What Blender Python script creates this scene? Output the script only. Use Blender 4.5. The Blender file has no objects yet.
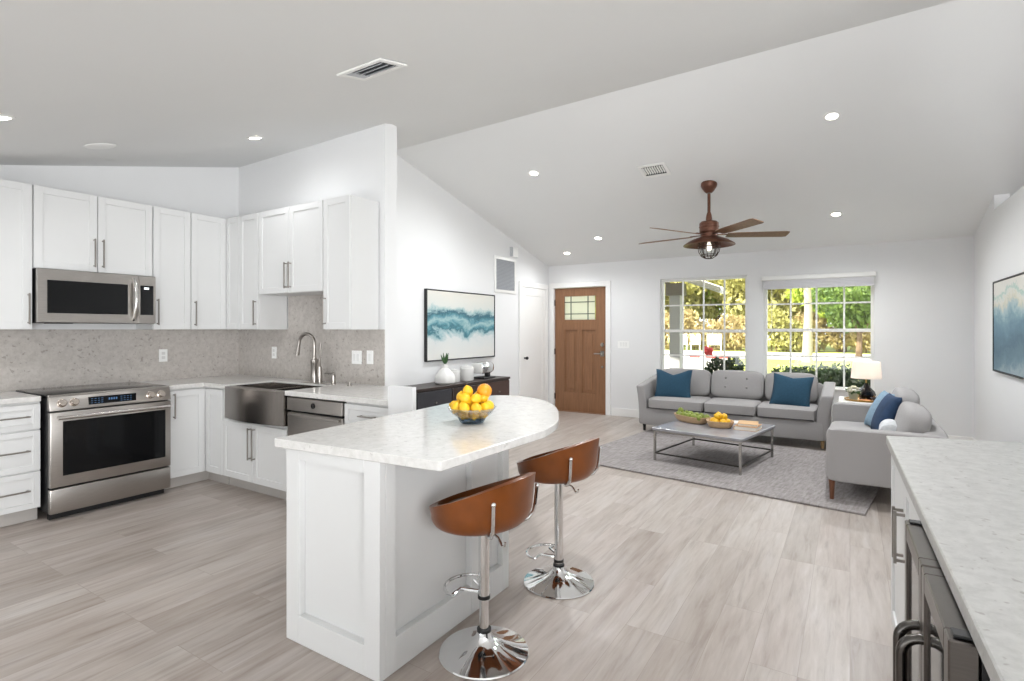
import bpy, bmesh, math, random
from mathutils import Vector, Matrix, Euler
PI = math.pi
random.seed(7)
sc = bpy.context.scene
COL = sc.collection

# ------------------------------------------------------------------ camera
EYE = 1.40
cam = bpy.data.objects.new('camera', bpy.data.cameras.new('camera'))
COL.objects.link(cam)
cam.data.sensor_width = 36.0
cam.data.lens = 536.0 / 1024 * 36.0
cam.data.shift_y = -(340.5 - 329.5) / 1024
cam.data.clip_start = 0.02
cam.data.clip_end = 400
cam.location = (0, 0, EYE)
cam.rotation_euler = (PI / 2, 0, math.atan2(338, 536))
sc.camera = cam

# ------------------------------------------------------------------ world, sun, exposure
sc.view_settings.view_transform = 'Standard'
sc.view_settings.look = 'None'
sc.view_settings.gamma = 1
sc.view_settings.use_curve_mapping = False
sc.view_settings.exposure = 1.38
W = bpy.data.worlds.new('sky'); sc.world = W; W.use_nodes = True
bg = W.node_tree.nodes['Background']
bg.inputs[0].default_value = (0.92, 0.96, 1.0, 1); bg.inputs[1].default_value = 1.1

def lamp(name, kind, loc, rot, energy, color=(1, 1, 1), **kw):
    l = bpy.data.lights.new(name, kind); l.energy = energy; l.color = color
    for k, v in kw.items(): setattr(l, k, v)
    o = bpy.data.objects.new(name, l); COL.objects.link(o)
    o.location = loc; o.rotation_euler = rot
    return o
lamp('sun', 'SUN', (0, 0, 20), (math.radians(48), 0, math.radians(-38)), 6.0, (1, .95, .86), angle=.02)
# added area lamp behind the camera, broad frontal fill
lamp('fill_back', 'AREA', (-1.2, -2.9, 1.25), (PI / 2, 0, 0), 5, (.93, .975, 1), shape='RECTANGLE', size=7.5, size_y=2.2)
# added upward fill low behind the camera, to brighten the ceiling
lamp('fill_up', 'AREA', (-1.2, -2.95, .5), (math.radians(140), 0, 0), 65, (.94, .975, 1), shape='RECTANGLE', size=7.5, size_y=1.0)
# added lamp out of view on the right, fills island side and entry wall
lamp('fill_east', 'AREA', (3.85, -.6, 1.3), (0, math.radians(98), math.radians(-40)), 122, (.96, .98, 1), shape='RECTANGLE', size=2.0, size_y=3.6, spread=2.2)
# ------------------------------------------------------------------ materials
def lin(h):
    h = h.lstrip('#'); out = []
    for i in (0, 2, 4):
        c = int(h[i:i + 2], 16) / 255
        out.append(c / 12.92 if c <= .04045 else ((c + .055) / 1.055) ** 2.4)
    return tuple(out) + (1,)
class NT:
    def __init__(s, name):
        s.m = bpy.data.materials.new(name); s.m.use_nodes = True
        s.t = s.m.node_tree; s.p = s.t.nodes['Principled BSDF']; s.out = s.t.nodes['Material Output']
    def n(s, typ, **kw):
        x = s.t.nodes.new(typ)
        for k, v in kw.items():
            if k.startswith('i_'): x.inputs[k[2:].replace('_', ' ')].default_value = v
            else: setattr(x, k, v)
        return x
    def l(s, a, b): s.t.links.new(a, b)
    def coords(s, scale=(1, 1, 1), rot=(0, 0, 0), kind='Object'):
        tc = s.n('ShaderNodeTexCoord'); mp = s.n('ShaderNodeMapping')
        mp.inputs['Scale'].default_value = scale; mp.inputs['Rotation'].default_value = rot
        s.l(tc.outputs[kind], mp.inputs['Vector']); return mp.outputs['Vector']
    def noise(s, vec, scale, detail=4, rough=.55, dist=0):
        x = s.n('ShaderNodeTexNoise'); s.l(vec, x.inputs['Vector'])
        x.inputs['Scale'].default_value = scale; x.inputs['Detail'].default_value = detail
        x.inputs['Roughness'].default_value = rough; x.inputs['Distortion'].default_value = dist
        return x.outputs['Fac']
    def ramp(s, fac, stops, interp='LINEAR'):
        r = s.n('ShaderNodeValToRGB'); r.color_ramp.interpolation = interp
        e = r.color_ramp.elements
        e[0].position, e[0].color = stops[0]; e[1].position, e[1].color = stops[-1]
        for p, c in stops[1:-1]:
            q = e.new(p); q.color = c
        s.l(fac, r.inputs['Fac']); return r.outputs['Color']
    def mix(s, fac, a, b, mode='MIX'):
        x = s.n('ShaderNodeMix', data_type='RGBA', blend_type=mode)
        for v, i in ((fac, 0), (a, 6), (b, 7)):
            if hasattr(v, 'is_linked'): s.l(v, x.inputs[i])
            else: x.inputs[i].default_value = v
        return x.outputs[2]
    def math(s, op, a, b=0.0):
        x = s.n('ShaderNodeMath', operation=op)
        for v, i in ((a, 0), (b, 1)):
            if hasattr(v, 'is_linked'): s.l(v, x.inputs[i])
            else: x.inputs[i].default_value = v
        return x.outputs[0]
    def bump(s, fac, strength=.1, dist=.01):
        b = s.n('ShaderNodeBump'); b.inputs['Strength'].default_value = strength; b.inputs['Distance'].default_value = dist
        s.l(fac, b.inputs['Height']); s.l(b.outputs['Normal'], s.p.inputs['Normal'])
    def base(s, c):
        if hasattr(c, 'is_linked'): s.l(c, s.p.inputs['Base Color'])
        else: s.p.inputs['Base Color'].default_value = c
    def rough(s, r): s.p.inputs['Roughness'].default_value = r
MATS = {}
def plain(name, hexc, rough=.5, metal=0, var=.06, scale=6, bump=0, bscale=60, stretch=(1, 1, 1), spec=None, coat=0):
    if name in MATS: return MATS[name]
    t = NT(name); v = t.coords(stretch); f = t.noise(v, scale)
    c = lin(hexc); d = tuple(x * (1 - var) for x in c[:3]) + (1,)
    t.base(t.ramp(f, [(.3, d), (.7, c)])); t.rough(rough); t.p.inputs['Metallic'].default_value = metal
    if spec is not None: t.p.inputs['Specular IOR Level'].default_value = spec
    if coat: t.p.inputs['Coat Weight'].default_value = coat; t.p.inputs['Coat Roughness'].default_value = .08
    if bump: t.bump(t.noise(v, bscale, 3), bump, .004)
    MATS[name] = t.m; return t.m
PAINT = plain('wall_paint', '#e6e6e6', .75, var=.012, scale=2, bump=.03, bscale=120)
CEIL = plain('ceiling_paint', '#e6e6e5', .85, var=.012, scale=2, bump=.05, bscale=160)
TRIM = plain('trim_paint', '#efeeec', .4, var=.01)
CAB = plain('cabinet_paint', '#dcdcdb', .38, var=.012, scale=3)
STEEL = plain('brushed_steel', '#b4afaa', .3, 1, .14, 14, stretch=(1, 1, 26))
DSTEEL = plain('dark_steel', '#6f6a66', .3, 1, .12, 14, stretch=(1, 1, 26))
SINKM = plain('sink_steel', '#8f8984', .24, 1, .18, 9, stretch=(8, 1, .6))
NICKEL = plain('satin_nickel', '#a39e98', .3, 1, .05)
CHROME = plain('chrome', '#e9e9e9', .06, 1, .02)
BLACKG = plain('black_glass', '#0b0c0e', .07, 0, .1, spec=.28)
BLACK = plain('black_plastic', '#161617', .45, 0, .1)
PLATE = plain('switch_plastic', '#f3f3f1', .35, var=.01)
LEATHER = plain('brown_leather', '#804519', .28, 0, .45, 5, bump=.12, bscale=220)
LEATHERD = plain('dark_leather', '#4a2a16', .45, 0, .3, 5, bump=.12, bscale=220)
SOFA = plain('grey_upholstery', '#a5a2a1', .95, 0, .14, 260, bump=.25, bscale=520)
BLUE = plain('blue_fabric', '#264a60', .95, 0, .2, 60, bump=.2, bscale=400)
NAVY = plain('navy_fabric', '#29405f', .95, 0, .3, 14, bump=.2, bscale=300)
SKYB = plain('light_blue_fabric', '#86a0b4', .95, 0, .2, 40, bump=.2, bscale=300)
WHITEF = plain('white_fabric', '#d4d6d8', .95, 0, .22, 34, bump=.2, bscale=200)
PIPING = plain('dark_seam_fabric', '#3a3839', .95)
WALNUT = plain('walnut_leg', '#6b4129', .45, 0, .3, 30, stretch=(6, 6, 1))
TANLEG = plain('oak_leg', '#a88a63', .5, 0, .2, 30, stretch=(6, 6, 1))
FANB = plain('bronze_fan_metal', '#704a3a', .42, .55, .3, 20)
FANW = plain('fan_blade_wood', '#86674f', .5, 0, .3, 12, stretch=(3, 3, 3))
CAGE = plain('cage_iron', '#4b3a33', .5, .6, .1)
ESP = plain('espresso_wood', '#33241f', .4, 0, .3, 12, stretch=(8, 1, 8))
ESPL = plain('dark_brown_panel', '#4a332c', .4, 0, .25, 12, stretch=(8, 1, 8))
SLATE = plain('charcoal_drawer_panel', '#38383d', .35, 0, .2, 10)
CERAM = plain('white_ceramic', '#e4e3e0', .35, 0, .03)
LEAFM = plain('sprig_green', '#3f6a35', .6, 0, .4, 30)
GRILLE = plain('grey_grille', '#b9bbbf', .5, 0, .05)
GRILLD = plain('dark_duct', '#4c4e50', .7)
LEMON = plain('lemon_peel', '#f2bd22', .42, 0, .14, 16, bump=.15, bscale=140)
ORANGE = plain('orange_peel', '#ef9a1c', .42, 0, .14, 16, bump=.15, bscale=140)
LIME = plain('green_fruit_skin', '#8b9a3a', .45, 0, .35, 16)
WOODT = plain('pale_carved_wood', '#c9a883', .6, 0, .25, 14, stretch=(1, 8, 8))
KRAFT = plain('tan_book_cloth', '#bf956a', .7, 0, .12, 20)
PAPER = plain('paper', '#e9e4db', .8, 0, .06, 60, stretch=(1, 1, 40))
GOLD = plain('brass_tray', '#b58f55', .3, .8, .1)
STONE = plain('grey_polished_stone', '#a09fa3', .12, 0, .2, 5)
WHITEP = plain('white_lacquer', '#ecebe8', .3, 0, .02)
PORCH = plain('porch_shaded_paint', '#a3a2a3', .7, 0, .05)  # shade on the porch post worked into this grey
PORCHD = plain('porch_dark_wood', '#7c756c', .8, 0, .15)  # dark brown wood of the post cap, beam and roof deck
ASPH = plain('pale_concrete', '#c9c4ba', .9, 0, .1, 3)
LAWN = plain('lawn_grass', '#a0a94e', .95, 0, .35, 3, bump=.4, bscale=40)
BARKW = plain('pale_bark', '#b3a78f', .9, 0, .25, 12, bump=.3, bscale=40)
BARKB = plain('brown_bark', '#7d674e', .9, 0, .35, 12, bump=.3, bscale=40)
RED = plain('red_petal', '#c8343a', .7, 0, .25, 30)
BRICKR = plain('red_clay', '#b04a42', .8, 0, .2, 30)
FENCE = plain('white_fence_paint', '#efece4', .7, 0, .04)
def leafmat(name, a, b):
    t = NT(name); f = t.noise(t.coords(), .9, 3)
    t.base(t.ramp(f, [(.35, lin(a)), (.65, lin(b))])); t.rough(.6)
    tr = t.n('ShaderNodeBsdfTranslucent'); tr.inputs[0].default_value = lin(b)
    mx = t.n('ShaderNodeMixShader'); mx.inputs[0].default_value = .35
    t.l(t.p.outputs[0], mx.inputs[1]); t.l(tr.outputs[0], mx.inputs[2]); t.l(mx.outputs[0], t.out.inputs[0])
    return t.m
LF1 = leafmat('bright_leaves', '#7d982f', '#bcc855')
LF2 = leafmat('dark_leaves', '#466330', '#788f42')
LF3 = leafmat('olive_leaves', '#8c8c4c', '#c2bc78')
LF4 = leafmat('dry_brush_leaves', '#8f8052', '#cbb987')
LFH = leafmat('hedge_leaves', '#141d12', '#2c4020')
def m_floor():
    t = NT('grey_plank_floor')
    v = t.coords((1, 1, 1), (0, 0, PI / 2))
    b = t.n('ShaderNodeTexBrick'); t.l(v, b.inputs['Vector'])
    b.offset = .37; b.offset_frequency = 3
    for k, x in (('Color1', (0, 0, 0, 1)), ('Color2', (1, 1, 1, 1)), ('Mortar', (.5, .5, .5, 1))): b.inputs[k].default_value = x
    b.inputs['Scale'].default_value = 1; b.inputs['Mortar Size'].default_value = .0012; b.inputs['Bias'].default_value = 0
    b.inputs['Brick Width'].default_value = 1.22; b.inputs['Row Height'].default_value = .18
    tone = t.ramp(b.outputs['Color'], [(0, lin('#aba29b')), (.35, lin('#b2a9a2')), (.7, lin('#b7aea8')), (1, lin('#bcb5af'))])
    # grain runs along the planks; every plank shifts it by its own tone
    sep = t.n('ShaderNodeSeparateXYZ'); t.l(t.coords(), sep.inputs[0])
    def grain(fx, fy, detail, rough, dist):
        cmb = t.n('ShaderNodeCombineXYZ')
        t.l(t.math('MULTIPLY', sep.outputs[0], fx), cmb.inputs[0]); t.l(t.math('MULTIPLY', sep.outputs[1], fy), cmb.inputs[1])
        t.l(t.math('MULTIPLY', b.outputs['Color'], 40), cmb.inputs[2])
        return t.noise(cmb.outputs[0], 1.0, detail, rough, dist)
    g = grain(30, 2.6, 5, .62, .4); g2 = grain(9, 1.6, 3, .5, .3)
    gc = t.ramp(g, [(.28, (.70, .665, .64, 1)), (.44, (.88, .86, .84, 1)), (.58, (.97, .96, .95, 1)), (.72, (1.05, 1.05, 1.06, 1))])
    g2c = t.ramp(g2, [(.32, (.88, .85, .83, 1)), (.5, (.97, .96, .95, 1)), (.68, (1.02, 1.03, 1.05, 1))])
    c = t.mix(1.0, tone, gc, 'MULTIPLY'); c = t.mix(1.0, c, g2c, 'MULTIPLY')
    c = t.mix(t.math('MULTIPLY', b.outputs['Fac'], .6), c, lin('#8d8177'))
    t.base(c); t.rough(.38); t.p.inputs['Specular IOR Level'].default_value = .4
    t.bump(t.math('SUBTRACT', g, b.outputs['Fac']), .05, .003)
    return t.m
FLOOR = m_floor()
def m_quartz(name, base, dark, rough, amount):
    t = NT(name); v = t.coords()
    a = t.noise(v, 26, 5, .7, .3); b = t.noise(v, 34, 2, .6); b2 = t.noise(v, 3.5, 3, .6)
    c = t.ramp(a, [(.30, lin(dark)), (.62, lin(base))])
    sp = t.ramp(t.math('ADD', b, t.math('MULTIPLY', t.math('SUBTRACT', b2, .5), .16)), [(.31, (1, 1, 1, 1)), (.36, (0, 0, 0, 1))])
    c = t.mix(t.math('MULTIPLY', sp, amount), c, lin('#7d7670'))
    t.base(c); t.rough(rough); return t.m
QUARTZ = m_quartz('white_quartz', '#dcdad7', '#cdcbc7', .13, .25)
SPLASH = m_quartz('speckled_backsplash', '#c3bdb7', '#b0a9a3', .25, .5)
QGREY = m_quartz('grey_quartz', '#bab9b6', '#a5a4a1', .36, .55)
def m_wood(name, a, b, scale=(14, 14, 1.1), rough=.45):
    t = NT(name); g = t.noise(t.coords(scale), 2.2, 6, .6, .8)
    t.base(t.ramp(g, [(.3, lin(a)), (.7, lin(b))])); t.rough(rough); t.bump(g, .06, .003); return t.m
DOORW = m_wood('stained_door_wood', '#7d583b', '#93694a')
def m_rug():
    t = NT('woven_rug'); v = t.coords()
    n = t.noise(t.coords((46, 7, 1)), 1, 4, .6, .3); n2 = t.noise(t.coords((5, 46, 1)), 1, 3)
    f = t.math('ADD', t.math('MULTIPLY', n, .65), t.math('MULTIPLY', n2, .35))
    t.base(t.ramp(f, [(.32, lin('#7d7672')), (.5, lin('#979190')), (.68, lin('#aba6a3'))])); t.rough(1)
    t.bump(t.noise(t.coords((1, 1, 1)), 160, 3), .5, .01); return t.m
RUG = m_rug()
def m_art(name, stops, warp, seed):
    """an abstract sea: colour by height on the canvas, broken up by noise"""
    t = NT(name); tc = t.n('ShaderNodeTexCoord'); sep = t.n('ShaderNodeSeparateXYZ'); t.l(tc.outputs['Generated'], sep.inputs[0])
    mp = t.n('ShaderNodeMapping'); mp.inputs['Location'].default_value = (seed, seed, seed); mp.inputs['Scale'].default_value = (1, 1, 1.6)
    t.l(tc.outputs['Object'], mp.inputs['Vector'])
    n1 = t.noise(mp.outputs[0], 1.7, 6, .6, .5); n2 = t.noise(mp.outputs[0], 6, 6, .7, 1.2)
    h = t.math('ADD', sep.outputs[2], t.math('MULTIPLY', t.math('SUBTRACT', n1, .5), warp))
    h = t.math('ADD', h, t.math('MULTIPLY', t.math('SUBTRACT', n2, .5), warp * .55))
    t.base(t.ramp(h, [(p, lin(c)) for p, c in stops])); t.rough(.6); return t.m
ART1 = m_art('sea_painting', [(.0, '#d9d8d3'), (.30, '#cfd3d2'), (.38, '#94b3b8'), (.42, '#336a78'), (.46, '#5d919b'), (.52, '#9dbabc'), (.58, '#5c8f9b'), (.65, '#2d5f6e'), (.70, '#9db9bb'), (.76, '#cfd2cd'), (1, '#d8d5cc')], .42, 3)
ART2 = m_art('storm_painting', [(.0, '#8fa0a8'), (.10, '#5f7d8b'), (.3, '#3f6073'), (.48, '#55788a'), (.60, '#6f909d'), (.70, '#9fb4b8'), (.76, '#c9c6b4'), (.82, '#d0d0c9'), (.88, '#a3bdb4'), (.91, '#d2d0c9'), (1, '#d4d2cb')], .5, 8)
def m_glass(name, tint=(1, 1, 1, 1), gloss=.08):
    t = NT(name); a = t.n('ShaderNodeBsdfTransparent'); a.inputs[0].default_value = tint
    g = t.n('ShaderNodeBsdfGlossy'); g.inputs['Roughness'].default_value = .02
    f = t.n('ShaderNodeFresnel'); f.inputs[0].default_value = 1.45
    m = t.n('ShaderNodeMixShader'); t.l(t.math('MULTIPLY', f.outputs[0], gloss * 10), m.inputs[0])
    t.l(a.outputs[0], m.inputs[1]); t.l(g.outputs[0], m.inputs[2]); t.l(m.outputs[0], t.out.inputs[0]); return t.m
GLASS = m_glass('window_glass', (.97, .98, .97, 1), .06)
CLEAR = m_glass('clear_glass', (.97, .98, .97, 1), .06)
BLUEG = m_glass('blue_glass', (.60, .70, .80, 1), .07)
SMOKE = m_glass('smoky_glass', (.34, .33, .36, 1), .12)
def m_frost():
    t = NT('frosted_door_glass'); t.base(lin('#e2e6da')); t.rough(.35)
    tr = t.n('ShaderNodeBsdfTranslucent'); tr.inputs[0].default_value = lin('#f4f5ef')
    m = t.n('ShaderNodeMixShader'); m.inputs[0].default_value = .75
    t.l(t.p.outputs[0], m.inputs[1]); t.l(tr.outputs[0], m.inputs[2]); t.l(m.outputs[0], t.out.inputs[0]); return t.m
FROST = m_frost()
def m_fabric_shade(name, col, mix):
    t = NT(name); t.base(lin(col)); t.rough(.9)
    tr = t.n('ShaderNodeBsdfTranslucent'); tr.inputs[0].default_value = lin(col)
    m = t.n('ShaderNodeMixShader'); m.inputs[0].default_value = mix
    t.l(t.p.outputs[0], m.inputs[1]); t.l(tr.outputs[0], m.inputs[2]); t.l(m.outputs[0], t.out.inputs[0]); return t.m
LSHADE = m_fabric_shade('lamp_shade_linen', '#f2eeea', .55)
BLIND = m_fabric_shade('blind_fabric', '#e6e5e8', .2)
def m_emit(name, col, s):
    t = NT(name); t.base(lin(col)); t.p.inputs['Emission Color'].default_value = lin(col); t.p.inputs['Emission Strength'].default_value = s; return t.m
LEDM = m_emit('downlight_lens', '#fff8ee', 6)
DISP = m_emit('display_digits', '#4a6f96', .12)
BULB = m_emit('warm_bulb', '#ffe9cf', 6)

# ------------------------------------------------------------------ mesh helpers
class MB:
    def __init__(s): s.bm = bmesh.new()
    def box(s, x0, x1, y0, y1, z0, z1, bev=0, seg=1):
        t = bmesh.new(); r = bmesh.ops.create_cube(t, size=1)
        for v in t.verts: v.co = Vector((x0 + (v.co.x + .5) * (x1 - x0), y0 + (v.co.y + .5) * (y1 - y0), z0 + (v.co.z + .5) * (z1 - z0)))
        if bev: bmesh.ops.bevel(t, geom=t.edges[:], offset=bev, segments=seg, profile=.5, affect='EDGES')
        return s.merge(t)
    def merge(s, t, M=None):
        if M is not None: bmesh.ops.transform(t, matrix=M, verts=t.verts)
        me = bpy.data.meshes.new('t'); t.to_mesh(me); t.free(); s.bm.from_mesh(me); bpy.data.meshes.remove(me); return s
    def prism(s, poly, a0, a1, axis='z', bev=0, seg=2):
        """poly: 2-D outline, extruded along axis: z -> (x,y), x -> (y,z), y -> (x,z)"""
        t = bmesh.new()
        P = {'z': lambda p, a: (p[0], p[1], a), 'x': lambda p, a: (a, p[0], p[1]), 'y': lambda p, a: (p[0], a, p[1])}[axis]
        b = [t.verts.new(P(p, a0)) for p in poly]; c = [t.verts.new(P(p, a1)) for p in poly]
        n = len(poly); t.faces.new(b[::-1]); t.faces.new(c)
        for i in range(n): t.faces.new((b[i], b[(i + 1) % n], c[(i + 1) % n], c[i]))
        bmesh.ops.recalc_face_normals(t, faces=t.faces)
        if bev: bmesh.ops.bevel(t, geom=t.edges[:], offset=bev, segments=seg, profile=.5, affect='EDGES')
        return s.merge(t)
    def tube(s, pts, r, n=8, closed=False, caps=True):
        pts = [Vector(p) for p in pts]; N = len(pts)
        rr = r if isinstance(r, (list, tuple)) else [r] * N
        t = bmesh.new(); rings = []; up = None
        for i, p in enumerate(pts):
            a = pts[i - 1] if (i or closed) else p; b = pts[(i + 1) % N] if (i < N - 1 or closed) else p
            d = (b - a).normalized()
            if up is None: up = d.orthogonal().normalized()
            else:
                up = (up - d * up.dot(d)); up = up.normalized() if up.length > 1e-6 else d.orthogonal().normalized()
            q = d.cross(up)
            rings.append([t.verts.new(p + (up * math.cos(2 * PI * k / n) + q * math.sin(2 * PI * k / n)) * rr[i]) for k in range(n)])
        for i in range(N if closed else N - 1):
            A, B = rings[i], rings[(i + 1) % N]
            for k in range(n): t.faces.new((A[k], A[(k + 1) % n], B[(k + 1) % n], B[k]))
        if caps and not closed: t.faces.new(rings[0][::-1]); t.faces.new(rings[-1])
        bmesh.ops.recalc_face_normals(t, faces=t.faces); return s.merge(t)
    def cyl(s, p0, p1, r0, r1=None, n=20): return s.tube([p0, p1], [r0, r0 if r1 is None else r1], n)
    def lathe(s, prof, n=32, c=(0, 0, 0), M=None, wob=None):
        t = bmesh.new(); rings = []
        for r, z in prof:
            if r < 1e-5: rings.append([t.verts.new((0, 0, z))])
            else: rings.append([t.verts.new((r * math.cos(2 * PI * k / n), r * math.sin(2 * PI * k / n), z + (wob(r, 2 * PI * k / n) if wob else 0))) for k in range(n)])
        for A, B in zip(rings, rings[1:]):
            for k in range(n):
                if len(A) == 1 and len(B) == 1: continue
                if len(A) == 1: t.faces.new((A[0], B[k], B[(k + 1) % n]))
                elif len(B) == 1: t.faces.new((A[k], A[(k + 1) % n], B[0]))
                else: t.faces.new((A[k], A[(k + 1) % n], B[(k + 1) % n], B[k]))
        bmesh.ops.recalc_face_normals(t, faces=t.faces)
        return s.merge(t, (M or Matrix()) @ Matrix() if M else Matrix.Translation(c))
    def cushion(s, x0, x1, y0, y1, z0, z1, k=7, puff=.0, cuts=7, puffy=0, M=None):
        t = bmesh.new(); bmesh.ops.create_cube(t, size=2); bmesh.ops.subdivide_edges(t, edges=t.edges[:], cuts=cuts, use_grid_fill=True)
        c = Vector(((x0 + x1) / 2, (y0 + y1) / 2, (z0 + z1) / 2)); h = Vector(((x1 - x0) / 2, (y1 - y0) / 2, (z1 - z0) / 2))
        hm = min(h); R = [1 - min(.9, hm * .9 / a) * .55 for a in h]
        for v in t.verts:
            p = v.co; q = []
            m = max(abs(p.x), abs(p.y), abs(p.z)); nn = (abs(p.x) ** k + abs(p.y) ** k + abs(p.z) ** k) ** (1 / k)
            p = p * (m / nn)
            zz = p.z * (1 + puff * (1 - p.x ** 2) * (1 - p.y ** 2)); yy = p.y * (1 + puffy * (1 - p.x ** 2) * (1 - p.z ** 2))
            v.co = Vector((c.x + p.x * h.x, c.y + yy * h.y, c.z + zz * h.z))
        return s.merge(t, M)
    def pillow(s, w, h, th, M, n=12, notch=0):
        t = bmesh.new(); G = {}
        for sd in (-1, 1):
            for i in range(n + 1):
                for j in range(n + 1):
                    u, v = 2 * i / n - 1, 2 * j / n - 1
                    edge = i in (0, n) or j in (0, n)
                    if edge and (1, i, j) in G or edge and (-1, i, j) in G:
                        G[(sd, i, j)] = G[(-sd, i, j)]; continue
                    f = max(0, (1 - u * u) * (1 - v * v))
                    x = u * w / 2 * (1 - .07 * (1 - v * v)); y = v * h / 2 * (1 - .07 * (1 - u * u)) - notch * max(0, 1 - abs(u) / .75) * max(0, v) ** 2
                    G[(sd, i, j)] = t.verts.new((x, y, sd * th / 2 * f ** .42))
        for sd in (-1, 1):
            for i in range(n):
                for j in range(n): t.faces.new((G[(sd, i, j)], G[(sd, i + 1, j)], G[(sd, i + 1, j + 1)], G[(sd, i, j + 1)]))
        bmesh.ops.recalc_face_normals(t, faces=t.faces); return s.merge(t, M)
    def ball(s, c, r, n=12, sx=1, sy=1, sz=1):
        t = bmesh.new(); bmesh.ops.create_uvsphere(t, u_segments=n * 2, v_segments=n, radius=r)
        return s.merge(t, Matrix.Translation(c) @ Matrix.Diagonal((sx, sy, sz, 1)))
def obj(name, mb, mat, parent=None, loc=None, rot=None, smooth=True, ang=35):
    me = bpy.data.meshes.new(name); bm = mb.bm; bm.to_mesh(me); bm.free()
    if smooth:
        me.polygons.foreach_set('use_smooth', [True] * len(me.polygons)); me.set_sharp_from_angle(angle=math.radians(ang))
    me.materials.append(mat)
    o = bpy.data.objects.new(name, me); COL.objects.link(o)
    if parent: o.parent = parent
    if loc: o.location = loc
    if rot: o.rotation_euler = rot
    return o
def tag(o, label, cat, group=None, kind=None):
    o['label'] = label; o['category'] = cat
    if group: o['group'] = group
    if kind: o['kind'] = kind
    return o
def thing(name, label, cat, loc=(0, 0, 0), rotz=0, group=None):
    o = bpy.data.objects.new(name, None); COL.objects.link(o); o.empty_display_size = .1
    o.location = loc; o.rotation_euler = (0, 0, rotz); return tag(o, label, cat, group)
def struct(name, mb, mat, label=None, cat=None, parent=None, **kw):
    o = obj(name, mb, mat, parent, **kw)
    if parent is None:
        o['kind'] = 'structure'
        if label: o['label'] = label; o['category'] = cat
    return o
def dup(root, loc=None, rotz=None, label=None):
    r = root.copy(); COL.objects.link(r)
    if loc: r.location = loc
    if rotz is not None: r.rotation_euler = (0, 0, rotz)
    if label: r['label'] = label
    for ch in list(root.children):
        c = ch.copy(); COL.objects.link(c); c.parent = r
        for g in list(ch.children):
            d = g.copy(); COL.objects.link(d); d.parent = c
    return r
def box1(*a, **k): return MB().box(*a, **k)
def arc(cx, cy, r, a0, a1, n):
    return [(cx + r * math.cos(math.radians(a0 + (a1 - a0) * i / n)), cy + r * math.sin(math.radians(a0 + (a1 - a0) * i / n))) for i in range(n + 1)]

# ------------------------------------------------------------------ room shell
XA, YB, YW = -5.61, 3.34, 8.25          # range wall, sink wall, window wall
XP, XR = -4.45, 1.236                   # painting wall, right wall
XE, YS = 4.0, -3.0                      # room beyond the ledge, wall behind the camera
zl = lambda y: 2.5 + .2533 * (YW - y)
KT = .012
zk = lambda x, y: 3.172 + .2456 * (y - YB) + KT * (x - XP)
ridge = lambda x: (2.5 + .2533 * YW - 3.172 + .2456 * YB - KT * (x - XP)) / .4989
YK = .35
struct('floor', box1(XA - .2, XE + .2, YS, YW + .15, -.12, 0), FLOOR, 'grey washed wood plank floor', 'floor')
t = bmesh.new()
x0, x1 = XA - .2, XE + .2
TH = .12
def cq(pts):
    lo = [t.verts.new(p) for p in pts]; hi = [t.verts.new((p[0], p[1], p[2] + TH)) for p in pts]
    n = len(pts); t.faces.new(lo); t.faces.new(hi[::-1])
    for i in range(n): t.faces.new((lo[i], lo[(i + 1) % n], hi[(i + 1) % n], hi[i]))
cq([(x0, ridge(x0), zl(ridge(x0))), (x1, ridge(x1), zl(ridge(x1))), (x1, YW + .15, zl(YW + .15)), (x0, YW + .15, zl(YW + .15))])
cq([(x0, YK, zk(x0, YK)), (x1, YK, zk(x1, YK)), (x1, ridge(x1), zl(ridge(x1))), (x0, ridge(x0), zl(ridge(x0)))])
cq([(x0, YS, zk(x0, YK)), (x1, YS, zk(x1, YK)), (x1, YK, zk(x1, YK)), (x0, YK, zk(x0, YK))])
bmesh.ops.recalc_face_normals(t, faces=t.faces)
struct('ceiling', MB().merge(t), CEIL, 'white vaulted ceiling with a ridge over the kitchen edge', 'ceiling', smooth=False)
e = .02
def gable(x): return [(YS, 0), (YW, 0), (YW, zl(YW) + e), (ridge(x), zl(ridge(x)) + e), (YK, zk(x, YK) + e), (YS, zk(x, YK) + e)]
struct('wall_left', MB().prism(gable(XA), XA - .12, XA, 'x'), PAINT, 'white kitchen wall behind the range', 'wall', smooth=False)
struct('wall_sink', MB().prism([(XA, 0), (-3.407, 0), (-3.407, zk(-3.4, YB) + e), (XA, zk(XA, YB) + e)], YB, YB + .146, 'y'), PAINT, 'white partition wall behind the sink', 'wall', smooth=False)
struct('wall_knee', box1(-2.624, -2.405, 2.6, 2.636, 0, 1.022), PAINT, 'low white wall end between island and sink counter', 'wall')
r = ridge(XP)
struct('wall_entry', MB().prism([(YB + .146, 0), (YW, 0), (YW, zl(YW) + e), (r, zl(r) + e), (YB + .146, zk(XP, YB + .146) + e)], XP - .12, XP, 'x'), PAINT, 'white wall carrying the sea painting', 'wall', smooth=False)
D0, D1, DZ = -4.341, -3.382, 2.112
W1 = (-2.491, -1.242, .6, 2.175); W2 = (-1.026, .262, .6, 2.12)
wf = MB(); ya, yb_ = YW, YW + .15
for a in ((XP - .12, D0, 0, 2.56), (D0, D1, DZ, 2.56), (D1, W1[0], 0, 2.56), (W1[0], W1[1], 0, W1[2]), (W1[0], W1[1], W1[3], 2.56), (W1[1], W2[0], 0, 2.56),
          (W2[0], W2[1], 0, W2[2]), (W2[0], W2[1], W2[3], 2.56), (W2[1], XE, 0, 2.56)):
    wf.box(a[0], a[1], ya, yb_, a[2], a[3])
struct('wall_front', wf, PAINT, 'white wall with the front door and two windows', 'wall')
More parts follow.
